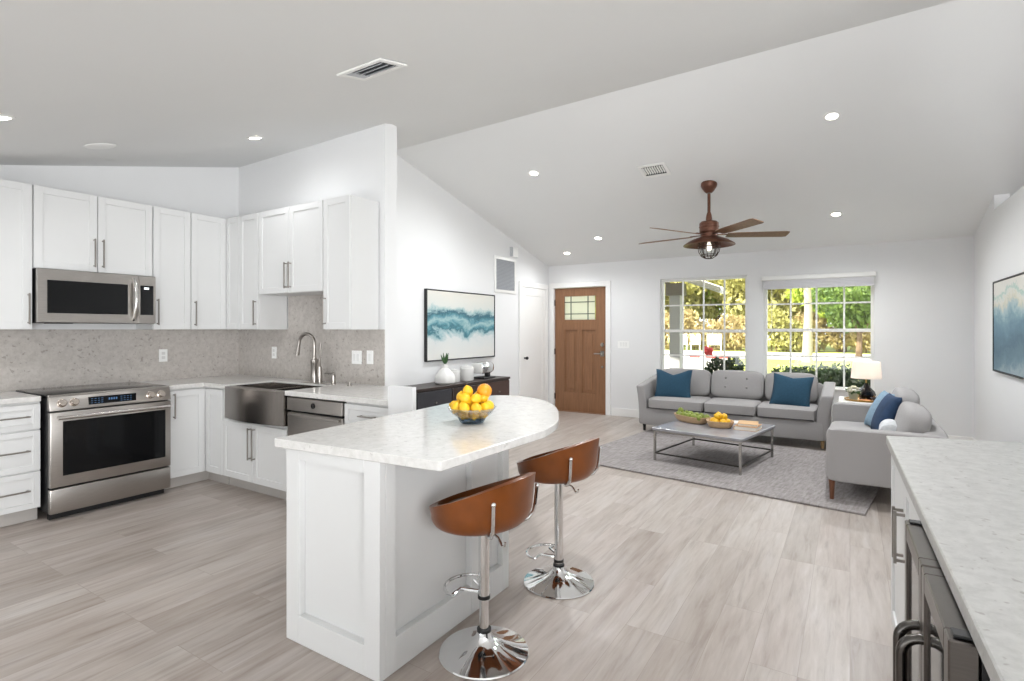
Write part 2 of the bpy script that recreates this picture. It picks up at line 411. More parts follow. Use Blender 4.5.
struct('wall_right', MB().prism([(2.2, 0), (YW, 0), (YW, zl(YW) + e), (7.21, zl(7.21) + e), (7.21, 2.612), (2.2, 2.612)], XR, XR + .12, 'x'), PAINT, 'white right wall with an open ledge on top', 'wall', smooth=False)
struct('wall_south', box1(XA - .12, XE + .12, YS - .12, YS, 0, zk(XE, YK) + .05), PAINT)
struct('wall_east', MB().prism(gable(XE), XE, XE + .12, 'x'), PAINT, smooth=False)
# backsplash slabs
struct('backsplash_1', box1(XA, XA + .012, .6, YB, .914, 1.40), SPLASH, 'speckled quartz backsplash behind the range', 'backsplash')
bs = MB().box(XA + .012, -3.407, YB - .012, YB, .914, 1.40); bs.box(-4.735, -3.812, YB - .012, YB, 1.40, 1.73)
struct('backsplash_2', bs, SPLASH, 'speckled quartz backsplash behind the sink', 'backsplash')
# baseboards
bb = lambda: MB()
struct('baseboard_front', bb().box(D1 + .1, XR, YW - .015, YW, 0, .13, .004), TRIM, 'white baseboard under the windows', 'baseboard')
struct('baseboard_entry', bb().box(XP, XP + .015, YB + .15, 7.22, 0, .13, .004), TRIM, 'white baseboard below the sea painting', 'baseboard')
struct('baseboard_right', bb().box(XR - .015, XR, 3.3, YW - .015, 0, .13, .004), TRIM, 'white baseboard along the right wall', 'baseboard')
def casing(name, mk, w, h, label, depth=.022, cw=.085):
    b = MB(); b.box(-cw, 0, -depth, 0, 0, h, .004); b.box(w, w + cw, -depth, 0, 0, h, .004); b.box(-cw - .0, w + cw, -depth, 0, h, h + cw, .004)
    o = struct(name, b, TRIM, label, 'trim'); o.location, o.rotation_euler = mk; return o
casing('trim_1', ((D0, YW, 0), (0, 0, 0)), D1 - D0, DZ, 'white casing around the brown front door')
casing('trim_2', ((XP, 7.335, 0), (0, 0, PI / 2)), .79, 2.085, 'white casing around the white interior door')
# front door
d = MB(); YD = YW + .03
Lx0, Lx1, Lz0, Lz1 = -4.155, -3.60, 1.565, 1.965
px = [(-4.16, -3.905), (-3.83, -3.575)]; pz = (.32, 1.40)
a, b_ = YD, YD + .045
d.box(D0 + .006, D0 + .186, a, b_, .012, DZ - .006); d.box(D1 - .193, D1 - .006, a, b_, .012, DZ - .006)
d.box(D0 + .186, D1 - .193, a, b_, Lz1, DZ - .006); d.box(D0 + .186, D1 - .193, a, b_, pz[1], Lz0); d.box(D0 + .186, D1 - .193, a, b_, .012, pz[0])
d.box(px[0][1], px[1][0], a, b_, pz[0], pz[1])
for p in px: d.box(p[0] - .01, p[1] + .01, a + .022, b_ - .002, pz[0] - .01, pz[1] + .01)
for p in px:
    for zz in pz: d.box(p[0], p[1], a + .008, a + .022, zz - .016, zz + .016, .004)
    for xx in p: d.box(xx - .014, xx + .014, a + .008, a + .022, pz[0], pz[1], .004)
    d.box(p[0] + .06, p[1] - .06, a + .012, a + .022, pz[0] + .07, pz[1] - .07, .006)
door = struct('door_1', d, DOORW, 'brown craftsman front door with a glazed top', 'door')
struct('door_glass', box1(Lx0, Lx1, a + .015, a + .025, Lz0, Lz1), FROST, parent=door)
m = MB()
for x in (Lx0 + .12, Lx1 - .12): m.box(x - .008, x + .008, a + .006, a + .015, Lz0, Lz1)
for z in (Lz0 + .1, Lz1 - .1): m.box(Lx0, Lx1, a + .006, a + .0149, z - .008, z + .008)
struct('door_muntin', m, plain('lead_came', '#6d756f', .4, .5), parent=door)
for z in (.25, 1.02, 1.86):
    struct('hinge', MB().cyl((D0 + .004, a - .006, z - .05), (D0 + .004, a - .006, z + .05), .012, n=10), BLACK, parent=door)
hx = D1 - .075
struct('deadbolt', MB().cyl((hx, a, 1.15), (hx, a - .025, 1.15), .033, .028), NICKEL, parent=door)
m = MB(); m.box(hx - .035, hx + .035, a - .012, a, .955, 1.045, .006); m.tube([(hx, a, 1.0), (hx, a - .05, 1.0), (hx - .05, a - .055, 1.0), (hx - .13, a - .05, 1.0)], .011, 8)
struct('door_handle', m, NICKEL, parent=door)
struct('door_stop_button', MB().cyl((hx, a, .78), (hx, a - .015, .78), .018), NICKEL, parent=door)
struct('threshold', box1(D0, D1, YW - .01, YW + .15, 0, .012), DOORW, parent=door)
# interior door, one long recessed panel
d = MB(); y0, y1 = 7.338, 8.122; xd = XP + .003
d.box(xd, xd + .012, y0, y0 + .12, .01, 2.08, .002); d.box(xd, xd + .012, y1 - .12, y1, .01, 2.08, .002)
d.box(xd, xd + .012, y0 + .12, y1 - .12, 1.95, 2.08, .002); d.box(xd, xd + .012, y0 + .12, y1 - .12, .01, .22, .002); d.box(xd, xd + .005, y0 + .12, y1 - .12, .22, 1.95)
door2 = struct('door_2', d, TRIM, 'white single panel interior door with a black knob', 'door')
m = MB(); m.cyl((xd + .012, y0 + .065, .94), (xd + .05, y0 + .065, .94), .012, n=12); m.ball((xd + .065, y0 + .065, .94), .026, 8)
struct('knob', m, BLACK, parent=door2)
# windows
def window(name, rect, cols, zu, zlow, zmeet, label, y=YW + .07):
    x0, x1, z0, z1 = rect; f = MB(); ft = .035
    f.box(x0, x0 + ft, y, y + .07, z0, z1, .003); f.box(x1 - ft, x1, y, y + .07, z0, z1, .003)
    f.box(x0 + ft, x1 - ft, y, y + .07, z1 - ft, z1, .003); f.box(x0 + ft, x1 - ft, y, y + .07, z0, z0 + ft, .003)
    w = struct(name, f, WHITEP, label, 'window')
    struct('sill', box1(x0, x1, YW - .03, y, z0, z0 + .02, .004), TRIM, parent=w)
    m = MB(); m.box(x0 + ft, x1 - ft, y + .01, y + .055, zmeet - .022, zmeet + .022, .003)
    struct('meeting_rail', m, WHITEP, parent=w)
    for nm, za, zb, zz, yy in (('upper_sash', zmeet + .022, z1 - ft, zu, y + .035), ('lower_sash', z0 + ft, zmeet - .022, zlow, y + .015)):
        m = MB()
        for c in cols: m.box(c - .011, c + .011, yy, yy + .018, za, zb)
        m.box(x0 + ft, x1 - ft, yy + .002, yy + .0165, zz - .011, zz + .011)
        sash = struct(nm, m, WHITEP, parent=w)
        struct('pane', box1(x0 + ft, x1 - ft, yy + .007, yy + .011, za, zb), GLASS, parent=sash)
window('window_1', W1, (-2.17, -1.862, -1.566), 1.77, 1.005, 1.378, 'divided window beside the front door, showing the porch post')
window('window_2', W2, (-.696, -.385, -.066), 1.755, 1.033, 1.390, 'divided window with a raised blind above the sofa end')
sh = thing('window_blind', 'white blind raised to the top of the right-hand window', 'blind', (0, 0, 0))
obj('headrail', box1(W2[0] - .02, W2[1] + .02, YW - .075, YW - .002, 2.075, 2.135, .006), WHITEP, sh)
m = MB()
for i in range(6): m.box(W2[0] + .0, W2[1] - .0, YW - .062 + .003 * (i % 2), YW - .012, 1.958 + i * .0195, 1.976 + i * .0195, .004)
obj('folded_fabric', m, BLIND, sh)
obj('lift_cord', MB().tube([(W2[0] + .11, YW - .06, 1.96), (W2[0] + .112, YW - .06, 1.35)], .003, 6), WHITEP, sh)

# ------------------------------------------------------------------ ceiling fittings
def slope_rot(kitchen): return (math.atan(.2456), 0, 0) if kitchen else (-math.atan(.2533), 0, 0)
def down(x, y, label, watts, kitchen=False):
    z = (zk(x, y) if kitchen else zl(y))
    t = thing('downlight', label, 'ceiling light', (x, y, z), 0, 'round recessed downlights'); t.rotation_euler = slope_rot(kitchen)
    obj('rim', MB().lathe([(.045, -.001), (.047, -.007), (.066, -.005), (.068, -.0005)], 28), WHITEP, t)
    obj('lens', MB().lathe([(0, -.004), (.045, -.004), (.045, -.001)], 28), LEDM, t)
    l = lamp('downlight_beam', 'SPOT', (0, 0, -.03), (0, 0, 0), watts, (.955, .98, 1), spot_size=3.0, spot_blend=1.0, shadow_soft_size=.06); l.parent = t
down(-.131, 5.357, 'downlight on the living ceiling, right of the fan and nearest the right wall ledge', 62)
down(-.138, 7.287, 'downlight above the right window', 46)
down(-3.108, 5.408, 'downlight above the sea painting, left of the ceiling vent', 60)
down(-3.119, 7.306, 'downlight in front of the brown door, left of the fan', 27)
down(-3.841, 7.746, 'downlight nearest the front door, in the ceiling corner', 14)
down(-4.208, 2.645, 'kitchen downlight above the sink cabinets', 6, True)
down(-4.092, 1.026, 'kitchen downlight above the range, cut by the photo edge', 20, True)
down(-.932, 2.371, 'kitchen downlight cut by the top edge, above the bar stools', 44, True)
def vent(x, y, w, h, label, kitchen, dense):
    z = zk(x, y) if kitchen else zl(y)
    t = thing('ceiling_vent', label, 'vent', (x, y, z), 0, None); t.rotation_euler = slope_rot(kitchen)
    f = MB(); b = .035
    f.box(-w / 2, w / 2, -h / 2, -h / 2 + b, -.012, -.001, .003); f.box(-w / 2, w / 2, h / 2 - b, h / 2, -.012, -.001, .003)
    f.box(-w / 2, -w / 2 + b, -h / 2 + b, h / 2 - b, -.012, -.001, .003); f.box(w / 2 - b, w / 2, -h / 2 + b, h / 2 - b, -.012, -.001, .003)
    obj('frame', f, WHITEP, t)
    obj('duct', box1(-w / 2 + b, w / 2 - b, -h / 2 + b, h / 2 - b, -.003, -.0015), GRILLD, t)
    s = MB()
    if kitchen:
        for i in range(3):
            yy = -h / 2 + b + (h - 2 * b) * (i + .5) / 3; tb = bmesh.new(); bmesh.ops.create_cube(tb, size=1)
            s.merge(tb, Matrix.Translation((.02, yy, -.007)) @ Euler((.6, 0, 0)).to_matrix().to_4x4() @ Matrix.Diagonal((w - 2 * b - .06, .03, .003, 1)))
        s.box(-w / 2 + b, -w / 2 + b + .05, -h / 2 + b, h / 2 - b, -.009, -.0035)
    else:
        for i in range(9):
            xx = -w / 2 + b + (w - 2 * b) * (i + .5) / 9; tb = bmesh.new(); bmesh.ops.create_cube(tb, size=1)
            s.merge(tb, Matrix.Translation((xx, -.01, -.007)) @ Euler((0, -.8, 0)).to_matrix().to_4x4() @ Matrix.Diagonal((.018, h - 2 * b - .05, .003, 1)))
    obj('louvers', s, WHITEP if not kitchen else GRILLE, t)
vent(-2.357, 2.205, .36, .22, 'white ceiling vent with dark slots over the kitchen', True, 3)
vent(-1.80, 5.75, .30, .26, 'square ceiling vent beside the fan in the living room', False, 8)
x, y = -4.75, 1.75
t = MB().lathe([(0, -.014), (.085, -.013), (.1, -.006), (.102, -.001)], 28)
o = tag(obj('cover_plate', t, WHITEP, None, (x, y, zk(x, y)), slope_rot(True)), 'flat white round cover plate on the kitchen ceiling', 'cover plate')

# fan
fx, fy = -1.326, 6.208; fz = zl(fy)
fan = thing('ceiling_fan', 'bronze five blade ceiling fan with a caged lantern light', 'ceiling fan', (fx, fy, 0))
obj('canopy', MB().lathe([(.0, fz + .03), (.086, fz + .02), (.086, fz - .022), (.078, fz - .04), (.05, fz - .082), (.03, fz - .1), (0, fz - .1)], 28), FANB, fan)
obj('downrod', MB().cyl((0, 0, fz - .11), (0, 0, 2.645), .017, n=14), FANB, fan)
obj('coupling', MB().lathe([(0, 2.70), (.02, 2.70), (.028, 2.67), (.034, 2.63), (.03, 2.60), (.04, 2.585), (0, 2.585)], 20), FANB, fan)
obj('motor', MB().lathe([(0, 2.60), (.085, 2.598), (.102, 2.58), (.102, 2.55), (.106, 2.545), (.106, 2.535), (.102, 2.53), (.102, 2.485), (.09, 2.47), (.09, 2.43), (0, 2.43)], 36), FANB, fan)
for k in range(5):
    A = math.radians(-6 + 72 * k) + math.atan2(338, 536)
    M = Matrix.Rotation(A, 4, 'Z')
    ib = MB(); t2 = bmesh.new(); bmesh.ops.create_cube(t2, size=1)
    ib.merge(t2, M @ Matrix.Translation((.145, 0, 2.452)) @ Matrix.Diagonal((.13, .04, .008, 1)))
    bl = MB(); t2 = bmesh.new()
    out = [(.19, -.05), (.30, -.062), (.80, -.072), (.835, -.062), (.84, 0), (.835, .062), (.80, .072), (.30, .062), (.19, .05)]
    lo = [t2.verts.new((p[0], p[1], -.004)) for p in out]; hi = [t2.verts.new((p[0], p[1], .004)) for p in out]
    t2.faces.new(lo[::-1]); t2.faces.new(hi)
    for i in range(len(out)): j = (i + 1) % len(out); t2.faces.new((lo[i], lo[j], hi[j], hi[i]))
    bl.merge(t2, M @ Matrix.Translation((0, 0, 2.447)) @ Matrix.Rotation(math.radians(-13), 4, 'X'))
    blade = obj('blade', bl, FANW, fan, ang=20); obj('blade_iron', ib, FANB, blade)
obj('shade_disc', MB().lathe([(.09, 2.432), (.11, 2.425), (.2, 2.39), (.27, 2.345), (.275, 2.335), (.268, 2.333), (.2, 2.375), (.1, 2.405), (.05, 2.41)], 40), FANB, fan)
cg = MB()
prof = [(.105, 2.40), (.116, 2.36), (.118, 2.31), (.108, 2.26), (.08, 2.215), (.04, 2.192), (.0, 2.187)]
for k in range(8):
    a = PI * 2 * k / 8
    cg.tube([(r_ * math.cos(a), r_ * math.sin(a), z_) for r_, z_ in prof], .0045, 6)
for r_, z_ in ((.112, 2.385), (.118, 2.315), (.09, 2.228)): cg.tube([(r_ * math.cos(PI * 2 * i / 24), r_ * math.sin(PI * 2 * i / 24), z_) for i in range(24)], .0045, 6, closed=True)
obj('cage', cg, CAGE, fan)
obj('glass_jar', MB().lathe([(.085, 2.41), (.09, 2.36), (.088, 2.29), (.07, 2.235), (.03, 2.212), (0, 2.21)], 28), CLEAR, fan)
obj('bulb', MB().lathe([(0, 2.27), (.02, 2.275), (.032, 2.30), (.03, 2.33), (.016, 2.36), (.014, 2.40)], 16), m_emit('fan_bulb_glass', '#fff6e6', .5), fan)

# ------------------------------------------------------------------ kitchen cabinets
def shaker(w, h, frame=.055, t=.02):
    """a door, front at y=-t, back at y=0"""
    m = MB(); f = min(frame, w * .3)
    m.box(0, f, -t, 0, 0, h, .0015); m.box(w - f, w, -t, 0, 0, h, .0015)
    m.box(f, w - f, -t, 0, 0, f, .0015); m.box(f, w - f, -t, 0, h - f, h, .0015)
    m.box(f, w - f, -t + .009, 0, f, h - f); return m
def pull(vertical, L, off=.03, r=.005):
    m = MB()
    if vertical:
        m.box(-r, r, -off - r, -off + r, -L / 2, L / 2, .001)
        for s in (-1, 1): m.box(-r, r, -off, 0, s * (L / 2 - .012) - r, s * (L / 2 - .012) + r)
    else:
        m.box(-L / 2, L / 2, -off - r, -off + r, -r, r, .001)
        for s in (-1, 1): m.box(s * (L / 2 - .012) - r, s * (L / 2 - .012) + r, -off, 0, -r, r)
    return m
GAP = .006
def add_door(t, x0, x1, z0, z1, hside=None, hz=None, L=.235, y=0, frame=.055):
    d = obj('door', shaker(x1 - x0 - GAP, z1 - z0 - GAP, frame), CAB, t, (x0 + GAP / 2, y, z0 + GAP / 2))
    if hside:
        hx = .03 if hside == 'l' else x1 - x0 - .03
        obj('handle', pull(True, L), NICKEL, d, (hx, -.02, hz - z0))
    return d
def add_drawer(t, x0, x1, z0, z1, L=.2, y=0, handle=True):
    d = obj('drawer', shaker(x1 - x0 - GAP, z1 - z0 - GAP, .04), CAB, t, (x0 + GAP / 2, y, z0 + GAP / 2))
    if handle: obj('handle', pull(False, L), NICKEL, d, ((x1 - x0) / 2, -.02, (z1 - z0) / 2))
def carcass(t, w, d, z0, z1, x0=0):
    obj('carcass', box1(x0 + .001, x0 + w - .001, .0005, d, z0, z1), CAB, t)
UZ, UT, UD = 1.40, 2.51, .305
upg = None
XU = XA + .33 - .02
# on the range wall (fronts face +x): local x runs along +y
def upperA(y0, y1, z0, label, doors, name='wall_cabinet'):
    t = thing(name, label, 'cabinet', (XU, y0, 0), PI / 2); carcass(t, y1 - y0, XU - XA - .001, z0, UT)
    for d in doors: add_door(t, *d)
    return t
upperA(1.03, 1.51, UZ, 'tall white wall cabinet left of the microwave, at the photo edge', [(0, .48, UZ, UT, 'r', UZ + .155)])
w = 2.343 - 1.514
upperA(1.514, 2.343, 1.872, 'short white wall cabinet above the microwave', [(0, w / 2, 1.872, UT, 'r', 1.872 + .155), (w / 2, w, 1.872, UT, 'l', 1.872 + .155)])
w = 2.673 - 2.347
upperA(2.347, 2.673, UZ, 'narrow white wall cabinet right of the microwave', [(0, w, UZ, UT, 'l', UZ + .155)])
# corner cabinet with two leaves
YU = YB - .33 + .02
cc = thing('corner_wall_cabinet', 'white corner wall cabinet with two folding leaves', 'cabinet', (0, 0, 0))
obj('carcass', MB().prism([(XA + .001, 2.677), (XU - .0005, 2.677), (XU - .0005, YU + .0005), (-5.06, YU + .0005), (-5.06, YB - .013), (XA + .013, YB - .013)], UZ, UT, 'z'), CAB, cc)
d = obj('door', shaker(YU - .022 - 2.677, UT - UZ - GAP), CAB, cc, (XU, 2.677, UZ + GAP / 2), (0, 0, PI / 2))
obj('handle', pull(True, .235), NICKEL, d, (.03, -.02, .15))
d = obj('door', shaker(-5.06 - (XU + .022), UT - UZ - GAP), CAB, cc, (XU + .021, YU, UZ + GAP / 2))
def upperB(x0, x1, z0, label, doors, d=None):
    t = thing('wall_cabinet', label, 'cabinet', (x0, YU, 0), 0); carcass(t, x1 - x0, (YB - YU - .013) if d is None else d, z0, UT)
    for q in doors: add_door(t, *q)
    return t
w = .31
upperB(-5.055, -4.745, UZ, 'narrow white wall cabinet left of the one over the sink', [(0, w, UZ, UT, 'r', UZ + .155)])
w = -3.812 + 4.737
upperB(-4.737, -3.812, 1.73, 'short white two-door wall cabinet above the sink faucet', [(0, w / 2, 1.73, UT, 'r', 1.73 + .155), (w / 2, w, 1.73, UT, 'l', 1.73 + .155)])
w = .335
upperB(-3.805, -3.47, UZ, 'white end wall cabinet right of the faucet with a bare side', [(0, w, UZ, UT, 'l', UZ + .155)])
# base run
XB_, YBB = -5.03, 2.682   # carcass fronts (doors stand 2 cm proud)
CT = .914; CB = .876
def base(name, label, loc, rot, w, depth, toe=True):
    t = thing(name, label, 'cabinet', loc, rot)
    obj('carcass', box1(.001, w - .001, .0005, depth, .1, CB - .001), CAB, t)
    if toe: obj('toe_kick', box1(.001, w - .001, .05, .065, .001, .1), plain('toe_kick_shade_paint', '#b8b3ae', .5), t)  # recess shade mixed into the toe kick colour
    return t
DEP = XB_ - XA - .014
t = base('drawer_cabinet', 'white three-drawer base cabinet left of the range', (XB_, .78, 0), PI / 2, .70, DEP)
add_drawer(t, 0, .70, .675, .862, .56); add_drawer(t, 0, .70, .375, .668, .56); add_drawer(t, 0, .70, .1, .368, .56)
cb = thing('corner_base_cabinet', 'white corner base cabinet between range and sink', 'cabinet')
obj('carcass', MB().prism([(XA + .013, 2.325), (XB_ - .0005, 2.325), (XB_ - .0005, YBB + .0005), (-4.736, YBB + .0005), (-4.736, YB - .013), (XA + .013, YB - .013)], .1, CB - .001, 'z'), CAB, cb)
obj('toe_kick', MB().prism([(XB_ - .06, 2.325), (XB_ - .045, 2.325), (XB_ - .045, YBB + .045), (-4.736, YBB + .045), (-4.736, YBB + .06), (XB_ - .06, YBB + .06)], .001, .1, 'z'), plain('toe_kick_shade_paint', '#b8b3ae', .5), cb)
d = obj('door', shaker(YBB - .022 - 2.327, .762), CAB, cb, (XB_, 2.327, .1), (0, 0, PI / 2)); obj('handle', pull(True, .22), NICKEL, d, (.062, -.02, .63))
d = obj('door', shaker(-4.738 - XB_ - .022, .762, .06), CAB, cb, (XB_ + .021, YBB, .1))
# sink base, below the apron
t = base('sink_base_cabinet', 'white two-door base cabinet under the farmhouse sink', (-4.734, YBB, 0), 0, .93, YB - YBB - .014, True)
bpy.data.objects.remove([c for c in t.children if c.name.startswith('carcass')][0])
obj('carcass', box1(.001, .929, .0005, YB - YBB - .014, .1, .62), CAB, t)
obj('filler', box1(.001, .094, .0005, .02, .62, CB - .001), CAB, t)
add_door(t, 0.0, .465, .1, .60, 'r', .43, .27); add_door(t, .465, .93, .1, .60, 'l', .43, .27)
# end base cabinet by the low wall
t = base('base_cabinet', 'white base cabinet right of the dishwasher, mostly behind the island', (-3.13, YBB, 0), 0, .50, .45)
bpy.data.objects.remove([c for c in t.children if c.name.startswith('carcass')][0])
obj('carcass', MB().prism([(.001, .0005), (.495, .0005), (.06, .62), (.001, .62)], .1, CB - .001, 'z'), CAB, t)
add_drawer(t, 0, .50, .70, .862, .16); add_door(t, 0, .50, .1, .695, 'l', .6)
# sink with a bowed apron
sx0, sx1 = -4.637, -3.803; sy0 = 2.632; sz = .902
sk = thing('farmhouse_sink', 'stainless steel apron-front sink set in the quartz counter', 'sink', (0, 0, 0))
pts = [(sx0, YBB + .03)] + [(sx0 + (sx1 - sx0) * i / 16, sy0 - .045 * math.sin(PI * i / 16)) for i in range(17)] + [(sx1, YBB + .03)]
a = MB(); t_ = bmesh.new(); n = len(pts)
pts2 = pts
lo = [t_.verts.new((p[0], p[1], .628)) for p in pts2]; hi = [t_.verts.new((p[0], p[1], sz)) for p in pts2]
t_.faces.new(lo[::-1]); t_.faces.new(hi)
for i in range(n): t_.faces.new((lo[i], lo[(i + 1) % n], hi[(i + 1) % n], hi[i]))
bmesh.ops.recalc_face_normals(t_, faces=t_.faces); a.merge(t_)
obj('apron', a, SINKM, sk, ang=30)
b = MB(); y0, y1 = YBB + .03, 3.09; zb = .66; xi0, xi1 = sx0 + .02, sx1 - .02; xm = -4.17
b.box(sx0, xi0, y0, y1, zb, sz); b.box(xi1, sx1, y0, y1, zb, sz); b.box(xi0, xi1, y1 - .02, y1, zb, sz); b.box(xi0, xi1, y0, y1 - .02, zb, zb + .015)
obj('basin', b, SINKM, sk)
obj('divider', box1(xm - .012, xm + .012, y0, y1 - .02, zb + .015, sz - .012, .004), SINKM, sk)
obj('drain', MB().lathe([(0, 0), (.04, 0), (.045, .004), (.05, 0)], 20, (-4.4, 2.92, zb + .0155)), NICKEL, sk)
# worktops
def slab(name, poly, label, mat=QUARTZ, z0=CB, z1=CT, bev=.003):
    return tag(obj(name, MB().prism(poly, z0, z1, 'z', bev, 1), mat, ang=22), label, 'countertop')
slab('worktop', [(XA + .013, .78), (XB_ + .035, .78), (XB_ + .035, 1.477), (XA + .013, 1.477)], 'white quartz counter left of the range')
fy_ = YBB - .045
slab('worktop', [(XA + .013, 2.33), (XB_ + .035, 2.33), (XB_ + .035, fy_), (sx0 - .004, fy_), (sx0 - .004, 3.094), (sx1 + .004, 3.094), (sx1 + .004, fy_), (-2.63, fy_ + .004), (-3.06, YB - .013), (XA + .013, YB - .013)],
     'long white quartz counter around the corner and the sink')
# faucet
F = thing('faucet', 'tall brushed gooseneck kitchen faucet behind the sink', 'faucet', (-4.13, 3.17, CT))
obj('deck_plate', box1(-.13, .13, -.032, .032, 0, .006, .002), NICKEL, F)
obj('body', MB().lathe([(0, .006), (.034, .006), (.032, .02), (.03, .17), (.034, .18), (.034, .21), (.02, .225), (0, .225)], 24), NICKEL, F)
q = [(0, 0, .22), (0, 0, .36)] + [(-.085 + .085 * math.cos(a) - .0, -.035 * (1 - math.cos(a)) * .5, .36 + .085 * math.sin(a)) for a in [PI * i / 12 for i in range(1, 13)]] + [(-.178, -.037, .32)]
obj('gooseneck', MB().tube(q, .0155, 12), NICKEL, F)
obj('spray_head', MB().cyl((-.177, -.037, .325), (-.192, -.038, .25), .0165, .02, 14), NICKEL, F)
obj('side_post', MB().lathe([(0, .006), (.024, .006), (.022, .15), (0, .15)], 18, (.075, 0, 0)), NICKEL, F)
obj('lever', MB().tube([(.075, 0, .13), (.085, -.005, .2), (.095, -.006, .37)], [.011, .008, .006], 10), NICKEL, F)
S = thing('soap_dispenser', 'short brushed soap pump right of the kitchen faucet', 'soap dispenser', (-3.87, 3.17, CT))
obj('body', MB().lathe([(0, 0), (.026, 0), (.022, .012), (.019, .05), (.019, .08), (0, .08)], 18), NICKEL, S)
obj('spout', MB().tube([(0, 0, .075), (0, 0, .1), (-.06, -.025, .105), (-.075, -.03, .095)], [.014, .014, .01, .008], 10), NICKEL, S)
tag(obj('air_switch', MB().lathe([(0, 0), (.02, 0), (.02, .008), (.013, .012), (.013, .03), (0, .03)], 16, (-3.66, 3.17, CT)), NICKEL), 'small round counter button right of the soap pump', 'button')
# wall plates
def plate(label, loc, rot, w, h, gangs, cat='switch', outlet=False):
    t = thing('outlet_plate' if outlet else 'switch_plate', label, cat, loc, rot)
    obj('plate', box1(-w / 2, w / 2, -.006, 0, -h / 2, h / 2, .002), PLATE, t)
    for g in range(gangs):
        cx = (g - (gangs - 1) / 2) * .046
        if outlet:
            m = MB()
            for s in (-1, 1):
                m.box(cx - .016, cx + .016, -.0085, -.006, s * .021 - .014, s * .021 + .014, .001)
            obj('socket', m, plain('socket_plastic', '#dedddb', .35), t)
        else: obj('rocker', box1(cx - .016, cx + .016, -.009, -.006, -.033, .033, .001), plain('rocker_plastic', '#eaeae8', .3), t)
plate('white outlet right of the range on the backsplash', (XA + .0125, 2.575, 1.15), PI / 2, .075, .12, 1, 'outlet', True)
plate('white outlet left of the faucet', (-4.96, YB - .0125, 1.165), 0, .075, .12, 1, 'outlet', True)
plate('double white switch plate right of the faucet', (-3.745, YB - .0125, 1.15), 0, .125, .12, 2)
plate('single white switch plate at the end of the backsplash', (-3.575, YB - .0125, 1.155), 0, .08, .12, 1)
plate('three-gang white switch plate beside the brown door', (-3.08, YW - .0005, 1.16), 0, .2, .12, 3)
# range
RX, RY0, RY1 = -4.89, 1.495, 2.313; rw = RY1 - RY0
R_ = thing('range', 'stainless steel slide-in electric range with black oven glass', 'range', (RX, RY0, 0), PI / 2)
rd = RX - XA - .014
obj('body', box1(.004, rw - .004, .05, rd, .06, .895), BLACK, R_)
obj('foot_rail', box1(.02, rw - .02, .08, .12, 0, .06), BLACK, R_)
obj('cooktop', MB().prism([(-.0, .06), (rw, .06), (rw, rd + .0), (0, rd)], .905, .921, 'z', .003), BLACKG, R_)
obj('cooktop_trim', box1(0, rw, .03, .06, .9, .92, .003), STEEL, R_)
# sloped control panel
cp = obj('control_panel', MB().prism([(0, .805), (.012, .805), (.06, .805), (.06, .905), (.03, .912), (.022, .905)], 0, rw, 'x', .003), STEEL, R_)
def on_panel(z, out=0): f = (z - .805) / .1; return .022 * f - out
for u in (.072, .145, rw - .155, rw - .075):
    z = .857; k = obj('knob', MB().lathe([(0, .036), (.020, .036), (.025, .03), (.025, .008), (.031, .005), (.031, 0)], 22), plain('knob_metal', '#c9beb4', .25, 1), cp, (u, on_panel(z), z), (PI / 2 - .2, 0, 0))
ds = obj('display', box1(.235, .555, -.004, .012, .828, .886), BLACKG, cp, None, (0, 0, 0)); ds.location = (0, .008, 0)
m = MB()
for i in range(4):
    for j in range(3): m.box(.25 + i * .022, .262 + i * .022, -.0055, -.004, .838 + j * .016, .841 + j * .016)
    for j in range(3): m.box(.445 + i * .022, .457 + i * .022, -.0055, -.004, .838 + j * .016, .841 + j * .016)
for i in range(4): m.box(.365 + i * .016, .374 + i * .016, -.0055, -.004, .853, .869)
obj('display_digits', m, DISP, ds)
od = obj('oven_door', MB().box(.002, rw - .002, 0, .05, .245, .795, .006, 2), STEEL, R_)
obj('oven_window', box1(.075, rw - .045, -.004, .002, .325, .725, .003), BLACKG, od)
m = MB(); m.tube([(.03, -.055, .757), (rw - .03, -.055, .757)], .013, 12)
for u in (.05, rw - .05): m.box(u - .012, u + .012, -.055, 0, .747, .767, .003)
obj('handle', m, plain('handle_steel', '#d2cfcb', .22, 1), od)
obj('drawer', MB().box(.002, rw - .002, .004, .05, .055, .232, .006, 2), STEEL, R_)
# microwave
MW = thing('microwave', 'stainless steel over-the-range microwave under the short cabinet', 'microwave', (-5.215, 1.517, 0), PI / 2)
mw, md = .823, 5.61 - 5.215 - .002; z0, z1 = 1.452, 1.868
obj('body', box1(.004, mw - .004, .03, md, z0, z1), BLACK, MW)
dr = obj('door', box1(0, mw * .835, 0, .03, z0, z1, .004), STEEL, MW)
obj('window', box1(.06, mw * .735, -.003, .002, z0 + .075, z1 - .085, .003), BLACKG, dr)
m = MB(); hxx = mw * .79
m.tube([(hxx, 0, z0 + .03), (hxx, -.035, z0 + .07), (hxx, -.05, z0 + .2), (hxx, -.035, z1 - .08), (hxx, 0, z1 - .035)], [.016, .018, .018, .018, .016], 12)
obj('handle', m, plain('handle_steel', '#d2cfcb', .22, 1), dr)
pn = obj('keypad_panel', box1(mw * .838, mw, 0, .03, z0, z1, .004), STEEL, MW)
kp = obj('keypad', box1(mw * .85, mw * .975, -.003, .002, z0 + .075, z1 - .085, .003), BLACKG, pn)
obj('clock_digits', box1(mw * .885, mw * .93, -.0045, -.003, z1 - .118, z1 - .102), m_emit('clock_white', '#e8eef2', .8), kp)
obj('underside_lamp', box1(.1, .25, .08, .2, z0 - .006, z0 - .0005), GRILLD, MW)
